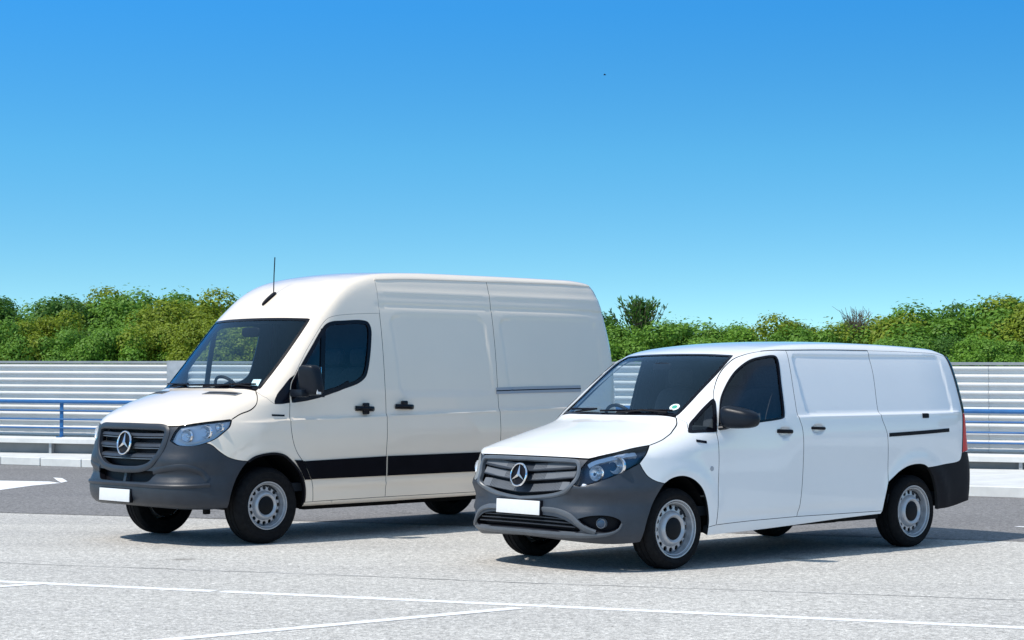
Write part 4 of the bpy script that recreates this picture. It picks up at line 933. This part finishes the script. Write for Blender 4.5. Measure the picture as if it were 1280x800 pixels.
    bm = bmesh.new(); bm_box(bm, (-2.3, 0, .52), (4.8, 1.80, .08)); bm_box(bm, (-1.52, 0, 1.40), (.04, 1.74, 1.62)); mkbm('bulkhead', bm, M['trim'], rt)
    bm = bmesh.new(); bm_box(bm, (-1.2, 0, 2.16), (.66, 1.56, .03)); mkbm('headlining', bm, M['trim'], rt)
    dash = blob('dashboard', (-.32, 0, 1.25), (.29, .84, .15), M['trim'], rt, .4)
    blob('instrument_hood', (-.34, -.45, 1.41), (.13, .24, .06), M['trim'], dash, .6)
    steering_wheel(rt, -.55, -.42, 1.42, .20, R(35))
    make_seat(rt, -1.02, -.45, .92); make_seat(rt, -1.02, .25, .92); make_seat(rt, -1.02, .65, .92)
    blob('interior_mirror', (-.52, -.02, 2.03), (.02, .15, .05), M['black'], rt, .5)
    wp = lambda y, z: AP.at(AP.to2(np.array([(.12 if abs(y) < .3 else .05, y, z)])))[0]+np.array([.012, 0, .012])
    wiper(rt, wp(.12, 1.475), wp(.50, 1.495), wp(-.16, 1.49)); wiper(rt, wp(.74, 1.478), wp(.45, 1.50), wp(.78, 1.50)); wiper(rt, wp(-.45, 1.475), wp(-.2, 1.50), wp(-.72, 1.50))
    c = AP.at(AP.to2(np.array([(-.06, .70, 1.53)])))[0]; n = S.grad(c[None])[0]; rot = Vector(n).to_track_quat('Z', 'Y').to_matrix()
    box('permit_sticker', tuple(c-n*.008), (.09, .09, .002), M['sticker'], rt, 0, rot)
    return rt
tall_van = build_tall_van()
# ---------------------------------------------------------------- ground, kerb, markings
def px_ground(x, y, z=0):
    f, h, t = 2421.461, 1.5627, .030323; X = (x-640)/f; U = (400-y)/f
    d = np.array([X, math.cos(t)-U*math.sin(t), math.sin(t)+U*math.cos(t)]); k = (z-h)/d[2]; return (d[0]*k, d[1]*k, z)
def asphalt(name, stops, scale, bstr, big):
    m = mat(name, (.3, .3, .3), .9); m.node_tree.nodes['Principled BSDF'].inputs['Specular IOR Level'].default_value = .25
    f1 = noise(m, scale, 2, .7); f2 = noise(m, scale*2.7, 1, .5); f3 = noise(m, .22, 5, .6); f4 = noise(m, 2.6, 4, .6, stretch=(1, 1, 1))
    mx = N(m, 'ShaderNodeMix'); mx.inputs[0].default_value = .45; L(m, f1, mx.inputs[2]); L(m, f2, mx.inputs[3])
    c = ramp(m, mx.outputs[0], stops)
    g = ramp(m, f3, [(.3, (1-big,)*3), (.7, (1+big*.3,)*3)]); g2 = ramp(m, f4, [(.3, (1-big*.6,)*3), (.7, (1,)*3)])
    f5 = noise(m, 9, 2, .7); f6 = noise(m, 20, 2, .7); g3 = ramp(m, f5, [(.32, (.84,)*3), (.68, (1.10,)*3)]); g4 = ramp(m, f6, [(.34, (.72,)*3), (.66, (1.17,)*3)])
    tm_ = noise(m, .35, 3, .6, stretch=(.25, 2.6, 1)); g5 = ramp(m, tm_, [(.34, (.90, .90, .91)), (.52, (1,)*3)])
    for g_ in (g, g2, g3, g4, g5): c = mixc(m, c, g_, 1, 'MULTIPLY')
    L(m, c, P(m).inputs['Base Color'])
    vo = N(m, 'ShaderNodeTexVoronoi'); vo.inputs['Scale'].default_value = .55; tcv = N(m, 'ShaderNodeTexCoord'); L(m, tcv.outputs['Object'], vo.inputs['Vector'])    # scattered oil drips
    sp_ = ramp(m, vo.outputs['Distance'], [(.03, (.62, .61, .60)), (.085, (1,)*3)])
    c2 = mixc(m, c, sp_, 1, 'MULTIPLY'); L(m, c2, P(m).inputs['Base Color'])
    bump(m, mx.outputs[0], bstr, .012); return m
M['asphalt'] = asphalt('light_asphalt', [(.34, (.15, .145, .135)), (.42, (.42, .402, .37)), (.52, (.61, .585, .545)), (.66, (.80, .77, .71))], 42, .5, .10)
M['asphalt_dark'] = asphalt('older_asphalt', [(.34, (.125, .12, .118)), (.5, (.235, .226, .222)), (.66, (.34, .328, .322))], 30, .3, .14)
def worn_paint(name, col, lo):
    m = mat(name, col, .7); f = noise(m, 26, 6, .7); L(m, ramp(m, f, [(.36, (.45, .45, .45)), (.46, col)]), P(m).inputs['Base Color']); bump(m, noise(m, 60, 2), .2, .006); return m
M['line'] = worn_paint('white_line_paint', (.80, .80, .80), .4)
M['crack'] = vary(mat('bitumen_seam', (.10, .10, .10), .9), (.07, .07, .07), (.50, .49, .47), 2.2)
M['concrete'] = vary(mat('pale_concrete', (.6, .6, .58), .85), (.52, .52, .505), (.66, .66, .64), 2.2, .2, 60)
M['kerb'] = vary(mat('kerb_concrete', (.62, .62, .6), .85), (.55, .55, .53), (.68, .68, .66), 3, .25, 70)
D = np.array([1, -.385]); D /= np.linalg.norm(D)                              # the run of fence, kerb and bay lines
Nn = np.array([D[1], -D[0]])*-1                                               # pointing away from the camera
if Nn[1] < 0: Nn = -Nn
def sheet(name, quad, m, z, kind='structure'):
    o = mk(name, [(x, y, z) for x, y in quad], [tuple(range(len(quad)))], m, smooth=False); tag(o, kind=kind); return o
g = sheet('ground', [(-3000, -300), (3000, -300), (3000, 4000), (-3000, 4000)], M['asphalt'], 0)
def on(p0, p1, x): return p0[1]+(p1[1]-p0[1])*(x-p0[0])/(p1[0]-p0[0])
K0, K1 = (-9.3, 35.26), (6.69, 25.37)                                          # kerb face
B0, B1 = (-5.97, 22.65), (4.92, 18.65)                                         # edge between the two asphalts
xs = np.linspace(-26, 26, 60); jag = [random.uniform(-.02, .02) for _ in xs]
near = [(x, on(B0, B1, x)+j) for x, j in zip(xs, jag)]
sheet('road', near+[(26, on(K0, K1, 26)+.1), (-26, on(K0, K1, -26)+.1)], M['asphalt_dark'], .004)
def strip(name, a, b, w, m, z, n=1):
    a = np.array(a[:2]); b = np.array(b[:2]); t = (b-a)/np.linalg.norm(b-a); q = np.array([-t[1], t[0]])*w/2
    return sheet(name, [a-q, b-q, b+q, a+q], m, z)
lp0, lp1 = px_ground(0, 727), px_ground(1280, 785); ld = np.array(lp1)-np.array(lp0)
gapc = np.array(px_ground(272, 739.3)); u = ld/np.linalg.norm(ld)
strip('bay_line', np.array(lp0)-u*8, gapc-u*.03, .125, M['line'], .002); strip('bay_line', gapc+u*.03, np.array(lp1)+u*8, .125, M['line'], .002)
a, b = np.array(px_ground(652, 760)), np.array(px_ground(210, 800)); v = (b-a)/np.linalg.norm(b-a)
strip('bay_line', a+v*.02, b+v*4, .12, M['line'], .003)
a2 = np.array(px_ground(58, 729.5)); strip('bay_line', a2+v*.02, a2+v*6, .12, M['line'], .003)
pts = [np.array(px_ground(x, y)) for x, y in ((-300, 688), (0, 703.5), (200, 711), (420, 719), (640, 728), (900, 737), (1280, 750.5), (1700, 768))]
cr = catmull([q[:2] for q in pts], 14); q = cr[1:]-cr[:-1]; nn = np.stack([-q[:, 1], q[:, 0]], 1)/np.linalg.norm(q, axis=1)[:, None]; nn = np.vstack([nn, nn[-1:]])
w_ = np.array([random.uniform(.008, .022) for _ in cr])[:, None]; o_ = np.array([random.uniform(-.012, .012) for _ in cr])[:, None]
A = cr+nn*(o_+w_); Bq = cr+nn*(o_-w_); k = len(cr)
tag(mk('paving_seam', [(*p_, .0015) for p_ in A]+[(*p_, .0015) for p_ in Bq], [(i, i+1, k+i+1, k+i) for i in range(k-1)], M['crack'], smooth=False), kind='structure')
big = [px_ground(x, y) for x, y in ((-60, 598), (0, 601.3), (62, 602.4), (76, 604.2), (40, 607.5), (0, 613), (-60, 622))]
tag(mk('road_arrow', [(p_[0], p_[1], .0065) for p_ in big], [tuple(range(len(big)))], M['line'], smooth=False), kind='structure')
sm = [px_ground(x, y) for x, y in ((66.5, 597.4), (78, 598.4), (84.5, 602.3), (76.5, 604.0), (72, 601.6))]
tag(mk('road_arrow', [(p_[0], p_[1], .008) for p_ in sm], [tuple(range(len(sm)))], M['line'], smooth=False), kind='structure')
strip('bay_line', px_ground(1271, 658.6), px_ground(1330, 662.5), .10, M['line'], .0065)
# kerb of single stones, pavement behind
kerb = empty('kerb', (K0[0], K0[1], 0)); tag(kerb, kind='structure'); kd = np.array([K1[0]-K0[0], K1[1]-K0[1]]); kd /= np.linalg.norm(kd); kn = np.array([-kd[1], kd[0]]); kn = kn if kn[1] > 0 else -kn
ka = math.atan2(kd[1], kd[0]); proto = None
for i in range(-16, 40):
    c = (i+.5)*1.0
    if proto is None:
        bm = bmesh.new(); bm_box(bm, (0, .075, .075), (.984, .15, .15), .012, None, 1); st = mkbm('kerb_stone', bm, M['kerb'], kerb); proto = st
    else: st = copy_to(proto, kerb)
    st.location = (kd[0]*c, kd[1]*c, random.uniform(-.004, .003)); st.rotation_euler = (0, 0, ka+random.uniform(-.003, .003))
F0 = np.array((-10.04, 38.0)); FD = np.array([1, -.395]); FD /= np.linalg.norm(FD); FN = np.array([FD[1], -FD[0]]); FN = FN if FN[1] > 0 else -FN; FA = math.atan2(FD[1], FD[0])
pk = lambda t: np.array([K0[0]+kd[0]*t, K0[1]+kd[1]*t])+kn*.152
fp = lambda s, o=0: F0+FD*s+FN*o
sheet('pavement', [pk(-16), pk(39), fp(60, 1), fp(-24, 1)], M['concrete'], .142)
# ---------------------------------------------------------------- low barrier, railing, fence
SL = -.0045                                                                    # the ground falls a little to the right
def zat(s): return SL*s
M['fence'] = vary(mat('white_metal_cladding', (.62, .62, .61), .4, .0), (.57, .57, .56), (.65, .65, .64), 1.5, 0, None, (.3, .5))
M['fence_cap'] = vary(mat('grey_metal_flashing', (.28, .29, .29), .45, .3), (.24, .25, .25), (.32, .33, .33), 3)
M['rail_blue'] = vary(mat('blue_rail_paint', (.012, .11, .30), .35), (.010, .095, .27), (.016, .125, .33), 8)
M['galv'] = vary(mat('galvanised_steel', (.36, .37, .38), .5, .5), (.30, .31, .32), (.42, .43, .44), 6)
M['wall_grey'] = vary(mat('grey_upstand', (.19, .20, .205), .8), (.16, .17, .175), (.22, .23, .235), 1.6, .2, 40)
def along(s, o, z): q = fp(s, o); return (q[0], q[1], z+zat(s))
def bar(name, s0, s1, sec, m, parent, n=1):
    """straight member along the fence; sec is a closed (offset, height) outline; coordinates in the parent's axes"""
    Vv = []; k = len(sec)
    for s in (s0, s1): Vv += [(s, o, z+zat(s)) for o, z in sec]
    bm = bmesh.new(); vv = [bm.verts.new(v) for v in Vv]
    for j in range(k): bm.faces.new([vv[j], vv[(j+1) % k], vv[k+(j+1) % k], vv[k+j]])
    bm.faces.new(vv[:k][::-1]); bm.faces.new(vv[k:]); return mkbm(name, bm, m, parent)
sq = lambda o0, o1, z0, z1: [(o0, z0), (o1, z0), (o1, z1), (o0, z1)]
def froot(name): return empty(name, (F0[0], F0[1], .0), FA)
SA, SB, BAY = -21.0, 54.0, 5.0
fence = froot('metal_fence'); tag(fence, 'white fence of horizontal metal cladding ribs running behind both vans', 'fence')
pitch, top = .1315, 1.90; nrow = 11
sec = lambda z: [(.0, z-.001), (-.040, z-.012), (-.056, z-.030), (-.056, z-.048), (-.044, z-.064), (.0, z-.074), (.0, z-pitch+.002), (.012, z-pitch+.002), (.012, z-.001)]
for r in range(nrow):
    p0 = None
    for i in range(int((SB-SA)/BAY)):
        s0 = SA+i*BAY
        if p0 is None:
            p0 = bar('slat', .003, BAY-.003, sec(top-.045-r*pitch), M['fence'], fence); s_ = p0
        else: s_ = copy_to(p0, fence)
        s_.location = (s0, 0, zat(s0)); s_.rotation_euler = (0, 0, 0)
bar('fence_cap', SA, SB, [(-.05, top-.035), (.05, top-.035), (.05, top+.012), (-.05, top)], M['fence_cap'], fence)
bar('base_flashing', SA, SB, sq(-.01, .05, .42, top-.05-nrow*pitch), M['wall_grey'], fence)
p0 = None
for i in range(int((SB-SA)/BAY)+1):
    s = SA+i*BAY
    if p0 is None: p0 = box('post', (0, .12, .93), (.08, .16, 1.80), M['galv'], fence); o = p0
    else: o = copy_to(p0, fence)
    o.location = (s, 0, zat(s))
x_ = -416/2421.46; sx = (F0[1]*x_-F0[0])/(FD[0]-FD[1]*x_)
o = box('flat_cover_panel', (sx, -.085, 1.46+zat(sx)), (.42, .03, .92), M['galv'], fence, .004)
barrier = froot('barrier_wall'); tag(barrier, 'low parapet with a pale coping beam over a grey base along the foot of the fence', 'barrier')
OB = -.42
bar('coping_beam', SA, SB, [(OB-.16, .345), (OB+.16, .345), (OB+.16, .462), (OB-.06, .462), (OB-.16, .425)], M['concrete'], barrier)
bar('base_wall', SA, SB, sq(OB+.02, OB+.14, .0, .343), M['wall_grey'], barrier)
p0 = None
for i in range(26):
    s = SA+1.55+i*3.0
    if p0 is None: p0 = box('barrier_post', (0, OB-.06, .245), (.055, .10, .195), M['galv'], barrier); o = p0
    else: o = copy_to(p0, barrier)
    o.location = (s, 0, zat(s))
rail = froot('blue_railing'); tag(rail, 'blue tubular railing with four rails standing before the white fence', 'railing')
OR = OB-.02
def round_sec(z, r, n=8): return [(OR+r*math.cos(2*math.pi*i/n), z+r*math.sin(2*math.pi*i/n)) for i in range(n)]
bar('top_rail', SA, SB, round_sec(1.135, .036, 10), M['rail_blue'], rail)
for z in (.965, .80, .635): bar('rail', SA, SB, round_sec(z, .016), M['rail_blue'], rail)
xp = (76.3-640)/2421.46; sp = ((F0[1]+FN[1]*OR)*xp-(F0[0]+FN[0]*OR))/(FD[0]-FD[1]*xp)
p0 = None
for i in range(-3, 16):
    s = sp+i*3.35
    if p0 is None:
        p0 = box('post', (0, OR+.035, .80), (.075, .02, .70), M['rail_blue'], rail, .004); box('foot_plate', (0, OR+.0, .466), (.12, .12, .012), M['rail_blue'], p0); o = p0
    else:
        o = copy_to(p0, rail)
        for ch in p0.children: copy_to(ch, o)
    o.location = (s, 0, zat(s))

# ---------------------------------------------------------------- trees
def leaf_mat(name, c0, c1):
    m = mat(name, c0, .55, 0, 0, .3); g = N(m, 'ShaderNodeNewGeometry'); oi = N(m, 'ShaderNodeObjectInfo')
    r = ramp(m, g.outputs['Random Per Island'], [(0, c0), (1, c1)])
    L(m, r, P(m).inputs['Base Color'])
    t = N(m, 'ShaderNodeBsdfTranslucent'); L(m, r, t.inputs[0]); mx = N(m, 'ShaderNodeMixShader'); mx.inputs[0].default_value = .38
    L(m, P(m).outputs[0], mx.inputs[1]); L(m, t.outputs[0], mx.inputs[2]); L(m, mx.outputs[0], m.node_tree.nodes['Material Output'].inputs[0]); return m
M['leaf_green'] = leaf_mat('mid_green_leaves', (.09, .20, .022), (.19, .36, .045))
M['leaf_dark'] = leaf_mat('dark_green_leaves', (.055, .14, .022), (.12, .25, .04))
M['leaf_olive'] = leaf_mat('olive_yellow_leaves', (.15, .215, .016), (.27, .34, .03))
M['leaf_fresh'] = leaf_mat('fresh_green_leaves', (.10, .23, .018), (.20, .37, .04))
M['bark'] = vary(mat('grey_brown_bark', (.10, .08, .06), .9), (.07, .055, .04), (.14, .11, .085), 12, .4, 60)
def crown_mesh(name, rx, rz, nleaf, size, m, seed, ncl=46, up=0.0, z0=.6):
    g = np.random.default_rng(seed)
    # clump centres through an uneven ellipsoid, heavier near its surface
    th = g.uniform(0, 2*np.pi, ncl); ct = g.uniform(-.85, 1, ncl); rad = g.uniform(.45, .92, ncl)**.6
    st = np.sqrt(1-ct**2); wob = 1+.10*np.sin(3*th+seed)+.07*np.sin(5*ct*3+seed*2)
    C = np.stack([rx*rad*wob*st*np.cos(th), rx*rad*wob*st*np.sin(th), z0+rz*(1+rad*wob*ct)], 1)
    cs = g.uniform(.15, .30, ncl)*rx
    k = g.integers(0, ncl, nleaf); d = g.normal(0, 1, (nleaf, 3)); d /= np.linalg.norm(d, axis=1)[:, None]
    rr = g.uniform(.3, 1.0, nleaf)**.45
    Pp = C[k]+d*(cs[k]*rr)[:, None]*np.array([1, 1, .85]); stray = g.random(nleaf) < .06; Pp[stray] += d[stray]*g.uniform(.02, .16, (stray.sum(), 1))+np.array([0, 0, .06])
    n = d*1.0+g.normal(0, .45, (nleaf, 3))+np.array([-.1, -.06, .4]); n /= np.linalg.norm(n, axis=1)[:, None]
    a = np.cross(n, g.normal(0, 1, (nleaf, 3))); a /= np.linalg.norm(a, axis=1)[:, None]; b = np.cross(n, a)
    s = (size*g.uniform(.6, 1.25, nleaf))[:, None]; s2 = s*g.uniform(.45, .7, (nleaf, 1))
    V = np.empty((nleaf, 4, 3)); V[:, 0] = Pp-a*s; V[:, 1] = Pp-b*s2+n*s*.15; V[:, 2] = Pp+a*s; V[:, 3] = Pp+b*s2+n*s*.15
    V[..., 2] = np.maximum(V[..., 2], .05)
    me = bpy.data.meshes.new(name); me.vertices.add(nleaf*4); me.vertices.foreach_set('co', V.ravel())
    me.loops.add(nleaf*4); me.loops.foreach_set('vertex_index', np.arange(nleaf*4, dtype=np.int32)); me.polygons.add(nleaf)
    me.polygons.foreach_set('loop_start', np.arange(0, nleaf*4, 4, dtype=np.int32)); me.update(calc_edges=True); me.materials.append(m); return me, C
def trunk_mesh(name, C, h, r, seed):
    g = np.random.default_rng(seed); bm = bmesh.new()
    def limb(p, q, r0, r1, n=7, k=4):
        p, q = np.array(p), np.array(q); rings = []; t = (q-p)/np.linalg.norm(q-p); a = np.cross(t, (.3, 1, .2)); a /= np.linalg.norm(a); b = np.cross(t, a)
        for i in range(k+1):
            f = i/k; c = p+(q-p)*f+a*math.sin(f*3)*.05*np.linalg.norm(q-p); rad = r0+(r1-r0)*f
            rings.append([bm.verts.new(c+rad*(a*math.cos(2*math.pi*j/n)+b*math.sin(2*math.pi*j/n))) for j in range(n)])
        for i in range(k):
            for j in range(n): bm.faces.new((rings[i][j], rings[i][(j+1) % n], rings[i+1][(j+1) % n], rings[i+1][j]))
        bm.faces.new(rings[-1])
    limb((0, 0, 0), (.05, .02, h*.55), r, r*.6); limb((.05, .02, h*.5), (0, 0, h*.8), r*.6, r*.2)
    for c in C[g.permutation(len(C))[:10]]: limb((.04, .02, g.uniform(.25, .5)*h), c, r*.4, r*.08, 5, 3)
    bmesh.ops.recalc_face_normals(bm, faces=bm.faces); me = bpy.data.meshes.new(name); bm.to_mesh(me); bm.free(); me.materials.append(M['bark'])
    me.polygons.foreach_set('use_smooth', np.full(len(me.polygons), True)); return me
KIND = {}
def tree_kind(key, *a, **kw):
    cm, C = crown_mesh('crown', *a, **kw); KIND[key] = (cm, trunk_mesh('trunk', C, a[1]*2, .11, a[5]), a[0], a[1]*2+.6)
tree_kind('green', 1.9, 1.6, 56000, .050, M['leaf_green'], 11, ncl=90); tree_kind('green2', 2.0, 1.55, 56000, .050, M['leaf_green'], 23, ncl=90)
tree_kind('dark', 1.9, 1.55, 56000, .048, M['leaf_dark'], 31, ncl=90); tree_kind('olive', 1.9, 1.5, 56000, .048, M['leaf_olive'], 47, ncl=90)
tree_kind('fresh', 1.9, 1.5, 56000, .048, M['leaf_fresh'], 59, ncl=90); tree_kind('olive2', 2.0, 1.55, 56000, .050, M['leaf_olive'], 61, ncl=90)
def tree(px, ytop, off, kind, label, group=None, wide=1.0):
    """a tree beyond the fence whose top shows at (px, ytop) in the photograph"""
    x_ = (px-640)/2421.46; o0 = F0+FN*off; s = (o0[1]*x_-o0[0])/(FD[0]-FD[1]*x_); q = o0+FD*s
    zt = 1.5627+(473.4-ytop)/2421.46*q[1]; cm, tm, r, h = KIND[kind]
    e = empty('tree', (q[0], q[1], 0), random.uniform(0, 6.28)); k = zt/(h+.15)
    e.scale = (k*wide*random.uniform(.95, 1.05), k*wide*random.uniform(.95, 1.05), k)
    for nme, me in (('crown', cm), ('trunk', tm)):
        o = bpy.data.objects.new(nme, me); COL.objects.link(o); o.parent = e
    tag(e, label, 'tree', group); return e
TL = [  # px, top y, distance beyond the fence, kind, width, label
 (-30, 374, 8, 'dark', 1.1, 'dark green tree at the far left edge beyond the fence'),
 (38, 373, 9, 'green', 1.1, 'round mid-green tree with the lighter top near the left edge'),
 (88, 378, 8, 'dark', 1.0, 'dark tree left of the olive-topped tree beyond the blue railing post'),
 (128, 372, 9.5, 'olive', 1.0, 'olive tree between the dark tree and the tallest left tree'),
 (188, 364, 9, 'green2', 1.0, 'tallest bright green tree left of the tall van'),
 (243, 377, 8, 'olive2', 1.1, 'yellowish tree just left of the tall van roof'),
 (300, 374, 9, 'olive', 1.0, 'yellow-olive tree seen through the tall van windscreen'),
 (10, 400, 5, 'green2', .9, 'low green tree in front at the far left edge'),
 (62, 398, 5.5, 'olive', .9, 'low olive bush before the dark left trees'),
 (118, 402, 5, 'green', .9, 'low green bush beneath the olive tree at left'),
 (165, 410, 5, 'fresh', .9, 'low fresh green bush beneath the tallest left tree'),
 (218, 400, 5.5, 'olive2', .9, 'low yellow bush in front of the yellowish tree'),
 (275, 402, 5, 'olive', .9, 'low olive bush right beside the tall van windscreen'),
 (335, 398, 6, 'olive2', 1.0, 'yellow-green bush seen through the middle of the tall van windscreen'),
 (772, 408, 8, 'fresh', 1.0, 'small fresh green tree touching the rear edge of the tall van'),
 (838, 396, 8, 'green', 1.1, 'round green tree right of the spiky conifer'),
 (880, 403, 9, 'green2', 1.0, 'green tree over the cab roof of the low van'),
 (925, 409, 8, 'fresh', 1.0, 'pale green hedge tree at the dip in the tree line'),
 (968, 404, 8.5, 'olive', 1.0, 'olive-green tree above the low van cab door'),
 (1015, 402, 8, 'green', 1.1, 'green tree left of the bare twigs above the low van'),
 (1070, 401, 8.5, 'fresh', 1.0, 'green tree with bare twigs rising from its top'),
 (1118, 393, 8, 'olive2', 1.0, 'olive tree right of the bare twigs'),
 (1160, 388, 9, 'green', 1.0, 'green tree before the tallest right-hand tree'),
 (1205, 378, 8.5, 'green2', 1.1, 'tallest green tree above the rear corner of the low van'),
 (1245, 380, 9, 'dark', 1.0, 'dark tree second from the right edge'),
 (1290, 381, 8, 'olive', 1.1, 'brownish olive tree cut by the right edge'),
 (1120, 420, 5, 'green2', .9, 'low green bush above the rear roof of the low van'),
 (1175, 425, 5, 'dark', .8, 'low dark bush above the rear corner of the low van'),
 (1225, 420, 5, 'fresh', .9, 'low fresh green bush above the fence at right'),
 (1270, 418, 5, 'green', .9, 'low green bush above the fence at the right edge'),
]
for px, yt, off, kd_, wd, lb in TL: tree(px, yt, off, kd_, lb, None, wd*1.12)
HID = [(-150, 385, 'green'), (-90, 380, 'olive'), (395, 385, 'green'), (450, 382, 'dark'), (505, 388, 'olive'), (560, 384, 'green2'), (615, 388, 'fresh'), (670, 386, 'green'), (722, 396, 'dark')]
for px, yt, kd_ in HID[2:]: tree(px, yt, 8.3, kd_, 'tree of the row hidden behind the tall van body', 'trees of the row hidden behind the tall van', 1.1)
# beyond the right edge the row goes on (mirrored in the vans' sides)
g_ = np.random.default_rng(5)
for i in range(14):
    q = fp(24.0+i*2.1, g_.uniform(6, 9)); cm, tm, r, h = KIND[['green', 'dark', 'olive', 'green2', 'fresh'][i % 5]]
    e = empty('tree', (q[0], q[1], 0), g_.uniform(0, 6)); k = g_.uniform(1.0, 1.25); e.scale = (k, k, k)
    for nme, me in (('crown', cm), ('trunk', tm)):
        o = bpy.data.objects.new(nme, me); COL.objects.link(o); o.parent = e
    tag(e, 'tree of the row that goes on beyond the right edge', 'tree', 'trees of the row out of the picture')
# spiky conifer and the bare twigs
def sprays(name, px, ytop, off, n, m, label, cat, spread, size, seed):
    g = np.random.default_rng(seed); x_ = (px-640)/2421.46; o0 = F0+FN*off; s = (o0[1]*x_-o0[0])/(FD[0]-FD[1]*x_); q = o0+FD*s; zt = 1.5627+(473.4-ytop)/2421.46*q[1]
    root = empty(name, (q[0], q[1], 0)); tag(root, label, cat); bm = bmesh.new(); lv = bmesh.new()
    def stick(p, d, r0, r1):
        a = np.cross(d, (.3, .8, .1)); a /= np.linalg.norm(a); b = np.cross(d, a); b /= np.linalg.norm(b); e = p+d; rg = []
        for c, r in ((p, r0), (e, r1)): rg.append([bm.verts.new(c+r*(a*math.cos(t)+b*math.sin(t))) for t in (0, 2.09, 4.19)])
        for j in range(3): bm.faces.new((rg[0][j], rg[0][(j+1) % 3], rg[1][(j+1) % 3], rg[1][j]))
    stick(np.array([0, 0, 0.]), np.array([0, 0, zt*.9]), .07, .02)
    for i in range(n):
        h = zt*g.uniform(.55, .9); th = g.uniform(0, 6.28); sp = spread*g.uniform(.3, 1)*(1.25-h/zt); d = np.array([sp*math.cos(th), sp*math.sin(th), (zt-h)*g.uniform(.6, 1.0)+.12]); p = np.array([0, 0, h])
        stick(p, d, .014, .004)
        if m:
            for k in range(int(20)):
                f = g.uniform(.25, 1.0); c = p+d*f; w = g.normal(0, 1, 3)*.5+d/np.linalg.norm(d); w /= np.linalg.norm(w); u_ = np.cross(w, g.normal(0, 1, 3)); u_ /= np.linalg.norm(u_)
                ln = size*g.uniform(.7, 1.4); vs2 = [lv.verts.new(x) for x in (c, c+w*ln*.5+u_*ln*.16, c+w*ln, c+w*ln*.5-u_*ln*.16)]; lv.faces.new(vs2)
        else:
            for k in range(3):
                f = g.uniform(.3, .9); e = g.normal(0, .10, 3); e[2] = abs(e[2])+.12; stick(p+d*f, e, .006, .003)
    mkbm('trunk', bm, M['bark'], root)
    if m: mkbm('crown', lv, m, root)
    else: lv.free()
sprays('conifer', 800, 380, 8.5, 110, M['leaf_dark'], 'spiky feathery conifer rising above the hedge right of the tall van', 'tree', 1.0, .10, 3)
sprays('bare_shrub', 1072, 390, 8.2, 34, None, 'bare twiggy shrub sticking out above the green tree over the low van', 'shrub', .75, .1, 9)
# far bird
b0 = np.array([(756.5-640)/2421.46, 1, (473.4-92)/2421.46])*70+np.array([0, 0, 1.5627])
bird = blob('bird', tuple(b0), (.05, .018, .018), M['black'], None, .9, None, 10); tag(bird, 'tiny dark bird flying high in the clear blue sky', 'bird')
mk('wing', [tuple(b0+np.array(v)) for v in ((-.02, 0, .005), (.02, 0, .005), (.0, .08, .03), (-.03, .075, .03), (.0, -.08, .03), (-.03, -.075, .03))], [(0, 1, 2, 3), (1, 0, 5, 4)], M['black'], bird, smooth=False)
